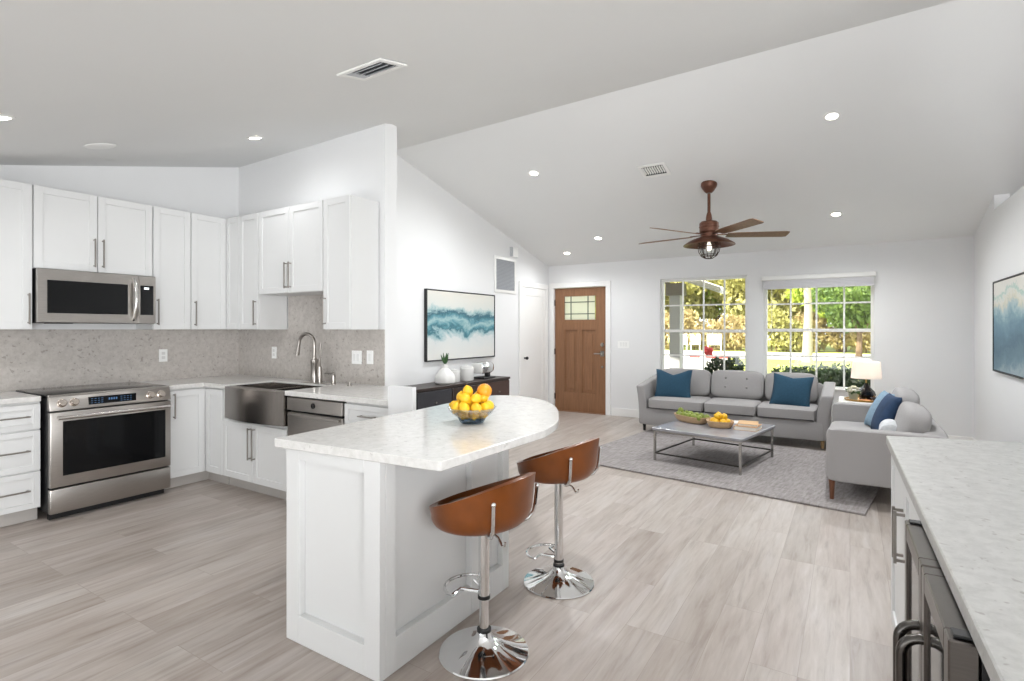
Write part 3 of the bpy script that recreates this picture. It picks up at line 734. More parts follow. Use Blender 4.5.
# dishwasher
DW = thing('dishwasher', 'stainless steel dishwasher right of the sink', 'dishwasher', (-3.796, YBB, 0))
obj('body', box1(.004, .656, .01, .56, .1, CB - .002), BLACK, DW)
p = obj('control_strip', box1(.006, .654, -.03, .009, .762, CB - .012, .004), STEEL, DW)
obj('badge', MB().cyl((.33, -.03, .815), (.33, -.036, .815), .022, n=18), BLACKG, p)
p = obj('door', box1(.006, .654, -.026, .009, .11, .745, .004), STEEL, DW)
obj('handle', box1(.03, .63, -.045, -.026, .715, .735, .004), STEEL, p)

# ------------------------------------------------------------------ kitchen island
IX0, IX1, IY0, IY1 = -2.165, -1.572, 1.512, 2.46
I = thing('kitchen_island', 'white panelled kitchen island base under the curved quartz top', 'island', (0, 0, 0))
f = .034
ix1 = IX1 - f; iy0 = IY0 + f
obj('carcass', box1(IX0, ix1, iy0, IY1, .001, CB - .001), CAB, I)
m = MB(); zt = CB - .001
m.box(IX0, IX0 + .09, IY0, iy0, .001, zt, .0015); m.box(IX1 - .09, IX1, IY0, iy0, .001, zt, .0015); m.box(IX0 + .09, IX1 - .09, IY0, iy0, .82, zt); m.box(IX0 + .09, IX1 - .09, IY0, iy0, .001, .125, .0015)
obj('front_panel', m, CAB, I)
m = MB()
m.box(ix1, IX1, iy0 + .001, IY0 + .09, .001, zt, .0015); m.box(ix1, IX1, 2.12, 2.205, .001, zt, .0015); m.box(ix1, IX1, IY1 - .06, IY1, .001, zt, .0015)
m.box(ix1, IX1, IY0 + .09, 2.12, .001, .14, .0015); m.box(ix1, IX1, 2.205, IY1 - .06, .001, .14, .0015)
m.box(ix1, IX1, IY0 + .09, 2.12, .845, zt); m.box(ix1, IX1, 2.205, IY1 - .06, .845, zt)
obj('side_panel', m, CAB, I)
# top: straight front, rounded far end
ctl = [(-1.248, 2.28), (-1.30, 2.50), (-1.40, 2.72), (-1.55, 2.98), (-1.72, 3.18), (-1.90, 3.30), (-2.06, 3.345), (-2.18, 3.31), (-2.25, 3.22), (-2.268, 3.06)]
def smoothc(P, n=6):
    out = []
    for i in range(len(P) - 1):
        p0 = P[max(i - 1, 0)]; p1 = P[i]; p2 = P[i + 1]; p3 = P[min(i + 2, len(P) - 1)]
        for k in range(n):
            s = k / n
            out.append(tuple(.5 * ((2 * p1[j]) + (-p0[j] + p2[j]) * s + (2 * p0[j] - 5 * p1[j] + 4 * p2[j] - p3[j]) * s * s + (-p0[j] + 3 * p1[j] - 3 * p2[j] + p3[j]) * s ** 3) for j in (0, 1)))
    return out + [P[-1]]
poly = [(-2.172, 1.456)] + [(-1.272 - .02 + .02 * math.cos(a), 1.525 + .02 + .02 * math.sin(a)) for a in [-PI / 2 + PI / 2 * i / 5 for i in range(6)]] + smoothc(ctl) + [(-2.22, 2.45)]
tag(obj('island_worktop', MB().prism(poly, CB, CT, 'z', .003, 1), QUARTZ, ang=22), 'white quartz island top with a rounded far end', 'countertop')

# ------------------------------------------------------------------ bar stools (back towards +x)
def seat_mb(th_in=0.0, pad=False):
    t = bmesh.new(); nu, nv = 48, 25
    a, b = .222, .245
    def P(u, v, inset):
        ph = 2 * PI * u / nu; s = v / nv
        kk = ((1 + math.cos(ph)) / 2) ** 1.05; rim = .058 + .165 * kk
        zc = min(.10, rim * .6); rb = .86 - .2 * kk; rw_ = .975 - .03 * kk
        if s < .4: rad, zz = rb * s / .4, 0
        elif s < .72:
            q = (s - .4) / .32 * PI / 2; rad, zz = rb + (rw_ - rb) * math.sin(q), zc * (1 - math.cos(q))
        else:
            q = (s - .72) / .28; rad, zz = rw_ + (1 - rw_) * q, zc + (rim - zc) * q
        r = rad - inset / a * (s > .0)
        return Vector((r * a * math.cos(ph) - .004, r * b * math.sin(ph), zz + (inset * 1.0 if s < .85 else inset * (1 - s) / .15 * 1.0)))
    O = []; I_ = []
    for v in range(1, nv + 1):
        O.append([t.verts.new(P(u, v, 0)) for u in range(nu)]); I_.append([t.verts.new(P(u, v, .028)) for u in range(nu)])
    for L, fl in ((O, False), (I_, True)):
        for A, B in zip(L, L[1:]):
            for u in range(nu):
                q = (A[u], A[(u + 1) % nu], B[(u + 1) % nu], B[u]); t.faces.new(q[::-1] if fl else q)
        t.faces.new(L[0] if fl else L[0][::-1])
    for u in range(nu): t.faces.new((O[-1][u], O[-1][(u + 1) % nu], I_[-1][(u + 1) % nu], I_[-1][u]))
    bmesh.ops.recalc_face_normals(t, faces=t.faces)
    m = MB(); return m.merge(t)
def stool(loc, rotz, label, ring, zs):
    t = thing('bar_stool', label, 'bar stool', loc, rotz, 'swivel bar stools at the island')
    obj('base', MB().lathe([(0, .0), (.193, .0), (.196, .004), (.192, .009), (.15, .018), (.10, .033), (.06, .052), (.036, .075), (.03, .095), (.0, .095)], 72, wob=lambda r, a: .0022 * math.sin(9 * a + 2 * math.sin(3 * a)) * max(0, min(1, (r - .04) / .05, (.19 - r) / .02))), CHROME, t)
    obj('lower_collar', MB().lathe([(.0, .09), (.031, .09), (.031, .104), (.0, .104)], 20), BLACK, t)
    obj('pole', MB().cyl((0, 0, .1), (0, 0, ring + .01), .0205, n=24), CHROME, t)
    obj('ring', MB().cyl((0, 0, ring), (0, 0, ring + .014), .027, n=24), BLACK, t)
    obj('sleeve', MB().cyl((0, 0, ring + .014), (0, 0, zs - .03), .0245, n=24), CHROME, t)
    obj('swivel_mount', MB().lathe([(0, zs - .04), (.03, zs - .04), (.034, zs - .015), (.09, zs - .01), (.09, zs - .001), (0, zs - .001)], 24), BLACK, t)
    seat = obj('seat_shell', seat_mb(), LEATHER, t, (0, 0, zs), ang=50)
    obj('seat_pad', MB().lathe([(0, .07), (.1, .068), (.165, .06), (.186, .045), (.19, .034), (.0, .034)], 40, (-.01, 0, 0)), LEATHERD, seat)
    for s in (-1, 1):
        A = math.radians(40) * s; d = Vector((math.cos(A), math.sin(A), 0)); o = Vector((-.024, 0, 0))
        rr = ((.06, -.009), (.14, -.010), (.185, -.008), (.215, .002), (.238, .032), (.246, .07), (.250, .11), (.254, .145))
        pts = [o + d * r_ + Vector((0, 0, z_)) for r_, z_ in rr]
        b = MB(); b.tube(pts, .0085, 10); b.ball(pts[-1], .011, 6)
        obj('bracket', b, CHROME, t, (0, 0, zs))
    obj('height_lever', MB().tube([(.03, -.02, zs - .02), (.12, -.06, zs - .028), (.15, -.075, zs - .05), (.165, -.08, zs - .045), (.168, -.08, zs - .03)], .005, 8), CHROME, t)
    fr = [(-.02, -.015, ring + .03), (-.09, -.05, ring + .035)] + [(-.09 - .1 * math.sin(a), -.11 * math.cos(a), ring + .03) for a in [PI * i / 10 for i in range(11)]] + [(-.09, .05, ring + .035), (-.02, .015, ring + .03)]
    obj('footrest', MB().tube(fr, .0075, 8), CHROME, t)
    return t
stool((-1.345, 1.905, 0), math.radians(-2), 'brown leather chrome bar stool nearest the camera', .235, .568)
stool((-1.365, 2.65, 0), math.radians(-4), 'brown leather chrome bar stool at the far end of the island', .115, .592)

# ------------------------------------------------------------------ fruit bowl
BX, BY = -1.665, 2.25
bw = thing('fruit_bowl', 'blue-bottomed glass bowl heaped with lemons on the island', 'bowl', (BX, BY, CT))
obj('foot', MB().lathe([(0, 0), (.05, 0), (.062, .006), (.075, .03), (.072, .032), (.055, .012), (0, .01)], 36), BLUEG, bw)
obj('glass', MB().lathe([(.076, .031), (.104, .05), (.126, .082), (.128, .083), (.124, .083), (.101, .053), (.073, .034)], 40), CLEAR, bw)
LP = [(r_ * .9, z_) for r_, z_ in ((0, -.046), (.008, -.043), (.014, -.036), (.028, -.024), (.035, -.008), (.036, .004), (.032, .018), (.022, .03), (.012, .036), (.007, .042), (0, .044))]
def fruit(kind, prof, mat, loc, rot, label, group):
    o = tag(obj(kind, MB().lathe(prof, 18), mat, None, loc, rot), label, kind, group); return o
rnd = random.Random(3)
spots = []
for k in range(6): a = 2 * PI * k / 6 + .3; spots.append((.05 * math.cos(a), .05 * math.sin(a), .047))
for k in range(9): a = 2 * PI * k / 9; spots.append((.088 * math.cos(a), .088 * math.sin(a), .088))
spots.append((0, 0, .09))
for k in range(6): a = 2 * PI * k / 6 + .5; spots.append((.055 * math.cos(a), .055 * math.sin(a), .132))
spots.append((-.012, -.02, .165))
lem0 = None
for i, (x, y, z) in enumerate(spots):
    rot = (rnd.uniform(0, PI), rnd.uniform(0, PI), rnd.uniform(0, PI)); L = (BX + x, BY + y, CT + z)
    if lem0 is None: lem0 = fruit('lemon', [(r_ * .84, z_ * .84) for r_, z_ in LP], LEMON, L, rot, 'yellow lemon heaped in the glass bowl on the island', 'lemons in the glass bowl')
    else:
        o = lem0.copy(); COL.objects.link(o); o.location = L; o.rotation_euler = rot
OP = [(.04 * math.sin(PI * i / 10), -.038 * math.cos(PI * i / 10)) for i in range(11)]
fruit('orange', OP, ORANGE, (BX + .05, BY + .04, CT + .165), (.3, .2, 0), 'orange fruit on top of the lemons, at the right of the heap', None)
# ------------------------------------------------------------------ console and its things
K = thing('console_table', 'dark wood console table below the sea painting', 'console table', (XP, 4.45, 0))
L = 1.93; KD = .40; KZ = .735
obj('top', box1(.004, KD, 0, L, KZ - .03, KZ, .004), ESP, K)
obj('case', MB().box(.004, KD - .02, .01, L - .01, .40, KZ - .03), ESP, K)
for a, b, mt in ((.02, .62, SLATE), (.64, 1.34, ESP), (1.36, L - .02, ESPL)):
    d = obj('drawer', box1(KD - .02, KD - .002, a, b, .42, KZ - .045, .004), mt, K)
    obj('knob', MB().lathe([(0, .02), (.012, .018), (.009, .006), (.011, 0)], 12), NICKEL, d, (KD - .002, (a + b) / 2, .555), (0, PI / 2, 0))
for x in (.03, KD - .05):
    for y in (.03, L - .06): obj('leg', box1(x, x + .04, y, y + .04, 0, .40, .003), ESP, K)
obj('lower_shelf', box1(.02, KD - .02, .03, L - .03, .12, .145, .003), ESP, K)
V = thing('vase', 'white bottle vase with a green sprig on the console', 'vase', (XP + .25, 5.12, KZ))
obj('body', MB().lathe([(0, 0), (.1, 0), (.125, .02), (.13, .06), (.115, .11), (.07, .165), (.04, .195), (.034, .235), (.04, .245), (.03, .245), (.026, .2), (0, .19)], 32), CERAM, V)
sp = MB(); rr = random.Random(5)
for k in range(16):
    a = rr.uniform(0, 2 * PI); l_ = rr.uniform(.07, .16); ti = rr.uniform(.1, .45)
    p0 = Vector((0, 0, .23)); p1 = p0 + Vector((math.cos(a) * math.sin(ti) * l_, math.sin(a) * math.sin(ti) * l_, math.cos(ti) * l_))
    sp.tube([p0, (p0 + p1) / 2, p1], [.006, .014, .002], 6)
obj('sprig', sp, LEAFM, V)
JP = [(0, 0), (.075, 0), (.08, .01), (.08, .15), (.07, .165), (.0, .165)]
def canister(y, h, r_, label):
    t = thing('canister', label, 'canister', (XP + .2, y, KZ), 0, 'pale canisters on the console')
    obj('body', MB().lathe([(0, 0), (r_, 0), (r_ + .005, .01), (r_ + .005, h * .8), (r_ - .01, h * .86), (0, h * .86)], 28), CERAM, t)
    obj('lid', MB().lathe([(r_ - .005, h * .86), (r_ - .005, h * .92), (.02, h * .95), (.018, h), (0, h)], 28), CERAM, t)
canister(5.36, .17, .07, 'smaller pale lidded canister right beside the white vase')
canister(5.63, .2, .085, 'larger pale lidded canister in the middle of the console')
B = thing('kettle_stand', 'rounded silver countertop appliance at the right end of the console', 'appliance', (XP + .2, 6.0, KZ))
obj('base', box1(-.1, .1, -.12, .16, 0, .02, .006), BLACK, B)
obj('column', MB().cyl((0, .1, .02), (0, .1, .075), .04, n=20), BLACK, B)
m = MB(); m.prism([(-.13, .07), (.06, .07), (.13, .09), (.15, .13), (.14, .19), (.09, .225), (-.13, .215)], -.09, .09, 'x', .02, 3)
obj('housing', m, CHROME, B, ang=50)
obj('front_cover', box1(-.085, .085, -.16, -.131, .075, .21, .012, 2), CERAM, B)
# ------------------------------------------------------------------ wall things
def painting(name, label, loc, rotz, w, h, art, fr=.03, dep=.045):
    t = thing(name, label, 'painting', loc, rotz)
    f = MB()
    f.box(0, w, -dep, -.001, 0, fr * .4, .002); f.box(0, w, -dep, -.001, h - fr * .4, h, .002); f.box(0, fr * .4, -dep, -.001, fr * .4, h - fr * .4); f.box(w - fr * .4, w, -dep, -.001, fr * .4, h - fr * .4)
    obj('frame', f, plain('black_frame', '#1c1c1e', .4), t)
    obj('canvas', box1(fr * .4 + .006, w - fr * .4 - .006, -dep + .006, -.002, fr * .4 + .006, h - fr * .4 - .006), art, t)
painting('wall_art', 'large framed abstract of blue-green sea on the console wall', (XP, 5.02, 1.00), PI / 2, 1.50, .905, ART1)
painting('wall_art', 'framed dark blue abstract on the right wall, cut by the photo edge', (XR, 7.10, .985), -PI / 2, 1.6, .89, ART2, .03, .03)
rv = thing('return_vent', 'white framed return air grille left of the white interior door', 'vent', (XP, 6.56, 1.955), PI / 2)
w, h = .6, .545; f = MB(); b = .045
f.box(0, w, -.014, -.001, 0, b, .003); f.box(0, w, -.014, -.001, h - b, h, .003); f.box(0, b, -.014, -.001, b, h - b, .003); f.box(w - b, w, -.014, -.001, b, h - b, .003)
obj('frame', f, WHITEP, rv)
obj('duct', box1(b, w - b, -.004, -.002, b, h - b), plain('vent_backing_grey', '#a2a5aa', .7), rv)  # even grey plate behind the louvers
s = MB()
for i in range(22):
    tb = bmesh.new(); bmesh.ops.create_cube(tb, size=1)
    s.merge(tb, Matrix.Translation((w / 2, -.008, b + (h - 2 * b) * (i + .5) / 22)) @ Euler((.7, 0, 0)).to_matrix().to_4x4() @ Matrix.Diagonal((w - 2 * b, .011, .002, 1)))
obj('louvers', s, GRILLE, rv)
ch = thing('door_chime', 'small pale box above the return air grille', 'door chime', (XP, 6.99, 2.53), PI / 2)
obj('cover', box1(.05, .19, -.04, -.001, 0, .15, .006), PLATE, ch); obj('speaker_strip', box1(0, .05, -.035, -.001, .005, .145, .004), GRILLE, ch)

# ------------------------------------------------------------------ living room
rug = obj('area_rug', MB().box(-1.38, 1.38, -1.08, 1.08, 0.001, .018, .007, 2), RUG, None, (-1.12, 6.075, 0), (0, 0, math.radians(-8)))
tag(rug, 'grey striped woven rug under the coffee table', 'rug')
# sofa
SX0, SX1, SY0, SY1 = -2.45, -.20, 7.10, 7.98
SZ = .012
S = thing('sofa', 'long grey sofa with a tufted back under the windows', 'sofa', (0, 0, 0))
obj('base_frame', MB().box(SX0 + .06, SX1 - .06, SY0 + .03, SY1 - .02, .11, .33, .015, 2), SOFA, S)
obj('back_frame', MB().cushion(SX0 + .03, SX1 - .03, SY1 - .17, SY1, .2, .735, 8), SOFA, S)
def arm(xa, xb, flare, nm='arm'):
    m = MB(); t = bmesh.new(); rows = []
    for i in range(9):
        s = i / 8; z = .11 + .53 * s
        fl = flare * max(0, s - .45) ** 1.5 * .55
        top = z
        r0 = []
        for (x, y) in ((xa, SY0), (xb, SY0), (xb, SY1 - .02), (xa, SY1 - .02)):
            zz = z + (.10 * s * (y - SY0) / .9)
            r0.append(t.verts.new((x + fl, y - .0 + (.05 * (1 - s) if y == SY0 else 0), zz)))
        rows.append(r0)
    for A, B in zip(rows, rows[1:]):
        for k in range(4): t.faces.new((A[k], A[(k + 1) % 4], B[(k + 1) % 4], B[k]))
    t.faces.new(rows[0][::-1]); t.faces.new(rows[-1]); bmesh.ops.recalc_face_normals(t, faces=t.faces)
    eds = [e_ for e_ in t.edges if e_.calc_face_angle(0) > .6]
    bmesh.ops.bevel(t, geom=eds, offset=.022, segments=3, profile=.5, affect='EDGES')
    return obj(nm, m.merge(t), SOFA, S, ang=60)
arm(SX0, SX0 + .11, -.12); arm(SX1 - .13, SX1, .22)
spl = [(SX0 + .12, -1.60), (-1.595, -.975), (-.97, SX1 - .13)]
for i, (a, b) in enumerate(spl):
    c = obj('seat_cushion', MB().cushion(a, b, SY0 - .005, 7.74, .325, .475, 9, .10), SOFA, S)
    obj('piping', MB().tube([(a + .03, SY0 - .003, .345), (b - .03, SY0 - .003, .345)], .006, 6), PIPING, c)
bsp = [(SX0 + .13, -1.63), (-1.62, -.955), (-.945, SX1 - .14)]
for i, (a, b) in enumerate(bsp):
    m = MB(); M = Matrix.Translation((0, 7.73, .47)) @ Matrix.Rotation(math.radians(-12), 4, 'X')
    m.cushion(a, b, -.10, .08, 0.0, .37, 6, .03, 9, .25, M)
    c = obj('back_cushion', m, SOFA, S, ang=60)
    if i == 1:
        bt = MB()
        for ux in (.3, .7):
            for uz in (.14, .26): bt.ball(M @ Vector((a + (b - a) * ux, -.119, uz)), .014, 6, 1, .6, 1)
        obj('tuft_buttons', bt, plain('button_fabric', '#8a8786', .95), c)
for x in (SX0 + .03, SX1 - .1):
    for y in (SY0 + .1, SY1 - .12): obj('leg', MB().tube([(x + .03, y, .12), (x + .03, y, 0.018 if y < 7.3 else .0)], [.024, .017], 12), BLACK if x < -1 else TANLEG, S)
def throw(name, label, mat, w, h, th, loc, rx, rz, ry=0, group=None, notch=0):
    M = Matrix.Translation(loc) @ Matrix.Rotation(rz, 4, 'Z') @ Matrix.Rotation(ry, 4, 'Y') @ Matrix.Rotation(PI / 2 + rx, 4, 'X')
    o = obj(name, MB().pillow(w, h, th, Matrix(), 16, notch), mat, ang=80); o.matrix_world = M
    return tag(o, label, 'pillow', group)
throw('throw_pillow', 'blue throw pillow at the left end of the long sofa', BLUE, .49, .43, .15, (-2.06, 7.43, .645), math.radians(-22), math.radians(6), 0, 'blue pillows on the sofa', .07)
throw('throw_pillow', 'blue throw pillow at the right end of the long sofa', BLUE, .45, .42, .15, (-.61, 7.40, .645), math.radians(-24), math.radians(-4), math.radians(4), 'blue pillows on the sofa', .03)
# loveseat facing left
Lv = thing('loveseat', 'grey loveseat with walnut legs on the right, facing the coffee table', 'sofa', (0, 0, 0))
lx0, lx1, ly0, ly1 = -.165, .64, 5.05, 6.96
obj('base_frame', MB().box(lx0 + .03, lx1 - .02, ly0 + .03, ly1 - .03, .17, .30, .012, 2), SOFA, Lv)
obj('arm', MB().cushion(lx0, lx1, ly0, ly0 + .15, .17, .60, 14, 0, 9), SOFA, Lv)
obj('arm', MB().cushion(lx0, lx1, ly1 - .15, ly1, .17, .60, 14, 0, 9), SOFA, Lv)
obj('back_frame', MB().cushion(lx1 - .17, lx1, ly0 + .02, ly1 - .02, .2, .615, 8), SOFA, Lv)
obj('seat_cushion', MB().cushion(lx0 - .01, lx1 - .16, ly0 + .155, ly1 - .155, .29, .425, 10, .05), SOFA, Lv)
for a, b, hh, xo in ((ly0 + .17, 5.99, .35, .25), (6.01, ly1 - .17, .41, .27)):
    m = MB(); M = Matrix.Translation((lx1 - xo, 0, .42)) @ Matrix.Rotation(math.radians(14), 4, 'Y')
    m.cushion(-.10, .10, a, b, 0, hh, 4.5, .04, 9, 0, M)
    obj('back_cushion', m, SOFA, Lv, ang=70)
for x in (lx0 + .04, lx1 - .08):
    for y in (ly0 + .05, ly1 - .06): obj('leg', MB().tube([(x, y, .18), (x, y, .0 if x > .3 else .018)], [.024, .015], 12), WALNUT, Lv)
throw('throw_pillow', 'navy patterned pillow leaning on the loveseat cushions', NAVY, .40, .40, .15, (.28, 6.02, .615), math.radians(-22), math.radians(-80))
throw('throw_pillow', 'pale blue pillow behind the navy one on the loveseat', SKYB, .40, .40, .13, (.25, 6.42, .605), math.radians(-26), math.radians(-78))
bo = MB().lathe([(0, -.17), (.05, -.17), (.072, -.155), (.08, -.13), (.08, .13), (.072, .155), (.05, .17), (0, .17)], 28)
o = tag(obj('bolster_pillow', bo, WHITEF, None, (.29, 5.62, .535), (PI / 2, 0, math.radians(-3))), 'white round bolster pillow on the loveseat seat', 'pillow')
# coffee table
T = thing('coffee_table', 'low coffee table with a grey stone top and thin steel frame', 'coffee table', (-1.23, 6.01, 0), math.radians(-10))
hx_, hy_ = .455, .50; tz = .365
obj('top', box1(-hx_ - .01, hx_ + .01, -hy_ - .01, hy_ + .01, tz - .028, tz, .004), STONE, T)
lg = [(sx * (hx_ - .015), sy * (hy_ - .015)) for sx in (-1, 1) for sy in (-1, 1)]
FR = plain('table_steel', '#b0aeab', .25, 1)
for (x, y) in lg: obj('leg', box1(x - .011, x + .011, y - .011, y + .011, .018, tz - .0285, .001), FR, T)
m = MB(); zz = .09; a, b = hx_ - .026, hy_ - .026
for s in (-1, 1): m.box(-a, a, s * (hy_ - .015) - .007, s * (hy_ - .015) + .007, zz, zz + .014); m.box(s * (hx_ - .015) - .007, s * (hx_ - .015) + .007, -b, b, zz, zz + .014)
obj('stretcher', m, plain('dark_table_steel', '#4a4744', .35, 1), T)
m = MB(); zz = tz - .045
for s in (-1, 1): m.box(-a, a, s * (hy_ - .015) - .008, s * (hy_ - .015) + .008, zz, zz + .0165); m.box(s * (hx_ - .015) - .008, s * (hx_ - .015) + .008, -b, b, zz, zz + .0165)
obj('apron', m, FR, T)
def trough(label, loc, rz, Lh, Wh, H, mat):
    t = bmesh.new(); nu, nv = 28, 6; O = []; Ii = []
    for v in range(nv + 1):
        s = v / nv
        def ring(k, dz): return [t.verts.new((math.copysign(abs(math.cos(2 * PI * u / nu)) ** .7, math.cos(2 * PI * u / nu)) * Lh * k, math.copysign(abs(math.sin(2 * PI * u / nu)) ** .7, math.sin(2 * PI * u / nu)) * Wh * k, dz)) for u in range(nu)]
        O.append(ring(.72 + .28 * s ** .6, H * s)); Ii.append(ring((.72 + .28 * s ** .6) - .09, .018 + (H - .018) * s))
    for Lr in (O, Ii):
        for A, B in zip(Lr, Lr[1:]):
            for u in range(nu): t.faces.new((A[u], A[(u + 1) % nu], B[(u + 1) % nu], B[u]))
        t.faces.new(Lr[0])
    for u in range(nu): t.faces.new((O[-1][u], O[-1][(u + 1) % nu], Ii[-1][(u + 1) % nu], Ii[-1][u]))
    bmesh.ops.recalc_face_normals(t, faces=t.faces)
    return tag(obj('wooden_tray', MB().merge(t), mat, None, loc, (0, 0, rz), ang=50), label, 'tray')
trough('carved pale wood trough of green fruit on the coffee table', (-1.50, 6.17, tz), math.radians(-34), .23, .13, .075, WOODT)
trough('carved pale wood trough of lemons beside the book stack', (-1.165, 5.99, tz), math.radians(12), .14, .12, .07, WOODT)
rr = random.Random(11); f0 = None; l0 = None; LP2 = [(r_ * 1.05, z_ * 1.05) for r_, z_ in LP]
for i in range(11):
    q = -.15 + .08 * (i % 5) - .03 * (i // 10); p = (-.055, .055, 0)[i // 5]; a = math.radians(-34)
    L = (-1.50 + q * math.cos(a) - p * math.sin(a), 6.16 + q * math.sin(a) + p * math.cos(a), tz + (.072, .072, .102)[i // 5]); rot = (rr.uniform(0, 3), rr.uniform(0, 3), 0)
    if f0 is None: f0 = fruit('lime', [(r_, z_ * .9) for r_, z_ in LP2], LIME, L, rot, 'green fruit heaped in the larger wood trough', 'green fruit in the wood trough')
    else: o = f0.copy(); COL.objects.link(o); o.location = L; o.rotation_euler = rot
for i in range(9):
    if i < 6: a = 2 * PI * i / 6; L = (-1.165 + .07 * math.cos(a), 5.99 + .055 * math.sin(a), tz + .065)
    else: a = 2 * PI * i / 3; L = (-1.165 + .04 * math.cos(a), 5.99 + .035 * math.sin(a), tz + .115)
    rot = (rr.uniform(0, 3), rr.uniform(0, 3), 0)
    if l0 is None: l0 = fruit('lemon', LP2, LEMON, L, rot, 'yellow lemon in the smaller wood trough on the coffee table', 'lemons on the coffee table')
    else: o = l0.copy(); COL.objects.link(o); o.location = L; o.rotation_euler = rot
def book(label, loc, rz, w, d, h, mat):
    t = thing('book', label, 'book', loc, rz)
    obj('pages', box1(-w / 2 + .006, w / 2 - .004, -d / 2 + .004, d / 2 - .004, .004, h - .004), PAPER, t)
    m = MB(); m.box(-w / 2, w / 2, -d / 2, d / 2, 0, .0038, .0008); m.box(-w / 2, w / 2, -d / 2, d / 2, h - .0038, h, .0008); m.box(-w / 2, -w / 2 + .006, -d / 2, d / 2, .0039, h - .0039)
    obj('cover', m, mat, t)
book('thick tan book at the right end of the coffee table, under another', (-.90, 6.04, tz), math.radians(-4), .22, .27, .04, KRAFT)
book('thin tan book on top of the thick one', (-.90, 6.05, tz + .0405), math.radians(5), .19, .23, .025, plain('light_tan_cloth', '#cda77b', .7))
tag(obj('card', box1(-.11, .11, -.09, .09, 0, .006), plain('white_card', '#e8e2dc', .6), None, (-1.03, 6.40, tz), (0, 0, .3)), 'white card lying on the coffee table behind the books', 'card')
# end table, lamp and small things
E_ = thing('end_table', 'white end table in the corner between the sofas', 'end table', (0, 0, 0))
ez = .55; ex0, ex1, ey0, ey1 = -.12, .50, 7.44, 8.0
obj('top', box1(ex0, ex1, ey0, ey1, ez - .03, ez, .006), WHITEP, E_)
for x in (ex0 + .02, ex1 - .06):
    for y in (ey0 + .02, ey1 - .06): obj('leg', box1(x, x + .04, y, y + .04, 0, ez - .03, .003), WHITEP, E_)
obj('apron', box1(ex0 + .03, ex1 - .03, ey0 + .03, ey1 - .03, ez - .1, ez - .0305), WHITEP, E_)
tag(obj('round_tray', MB().lathe([(0, 0), (.19, 0), (.2, .012), (.205, .022), (.195, .022), (.185, .008), (0, .008)], 36, (.14, 7.67, ez)), GOLD), 'round brass-rimmed tray on the white end table', 'tray')
Lm = thing('table_lamp', 'lit table lamp with a white drum shade by the right window', 'table lamp', (.165, 7.72, ez + .0085))
obj('base', MB().lathe([(0, 0), (.07, 0), (.072, .015), (.085, .03), (.10, .06), (.085, .10), (.05, .14), (.03, .175), (.03, .2), (0, .2)], 8), SMOKE, Lm, smooth=False)
obj('stem', MB().cyl((0, 0, .2), (0, 0, .32), .009, n=10), GOLD, Lm)
obj('core', MB().lathe([(0, .01), (.045, .012), (.055, .05), (.03, .11), (.012, .2), (0, .2)], 12), plain('lamp_core', '#34333b', .2), Lm)
shd = MB().lathe([(.158, .255), (.142, .455), (.139, .455), (.155, .255)], 40); obj('lamp_shade', shd, LSHADE, Lm)
obj('bulb', MB().ball((0, 0, .345), .03, 8), BULB, Lm)
l = lamp('table_lamp_bulb', 'POINT', (0, 0, .345), (0, 0, 0), 6, (1, .90, .80), shadow_soft_size=.035); l.parent = Lm
pl = thing('flower_pot', 'small pot of pale flowers left of the table lamp', 'flowers', (.035, 7.62, ez + .0085))
obj('pot', MB().lathe([(0, 0), (.04, 0), (.052, .05), (.055, .08), (.048, .08), (.044, .06), (0, .06)], 20), plain('pale_green_pot', '#a5aa98', .5), pl)
m = MB(); rr = random.Random(2)
for k in range(22):
    a, e2 = rr.uniform(0, 2 * PI), rr.uniform(.1, 1.4); q = Vector((math.cos(a) * math.cos(e2), math.sin(a) * math.cos(e2), math.sin(e2) * 1.1)) * .062 + Vector((0, 0, .085)); m.ball(q, .018, 5)
obj('blossoms', m, plain('pale_petals', '#cfcdb6', .8, 0, .3, 40), pl)
m = MB()
for k in range(14):
    a = rr.uniform(0, 2 * PI); d = Vector((math.cos(a), math.sin(a), rr.uniform(-.2, .6))); m.tube([Vector((0, 0, .075)), Vector((0, 0, .08)) + d * .05, Vector((0, 0, .08)) + d * .085], [.004, .012, .002], 5)
obj('leaves', m, LEAFM, pl)
tag(obj('dark_bowl', MB().lathe([(0, 0), (.03, 0), (.05, .012), (.066, .04), (.062, .04), (.045, .016), (0, .008)], 28, (.27, 7.58, ez + .0105)), plain('dark_slate_bowl', '#3b3b46', .3)), 'small dark bowl on the tray below the lamp', 'bowl')
tag(obj('wooden_coaster', MB().lathe([(0, 0), (.06, 0), (.062, .004), (.06, .012), (0, .012)], 24, (.15, 7.555, ez + .0085)), plain('coaster_wood', '#b0743f', .5, 0, .2, 30)), 'round brown wooden coaster at the front of the tray', 'coaster')

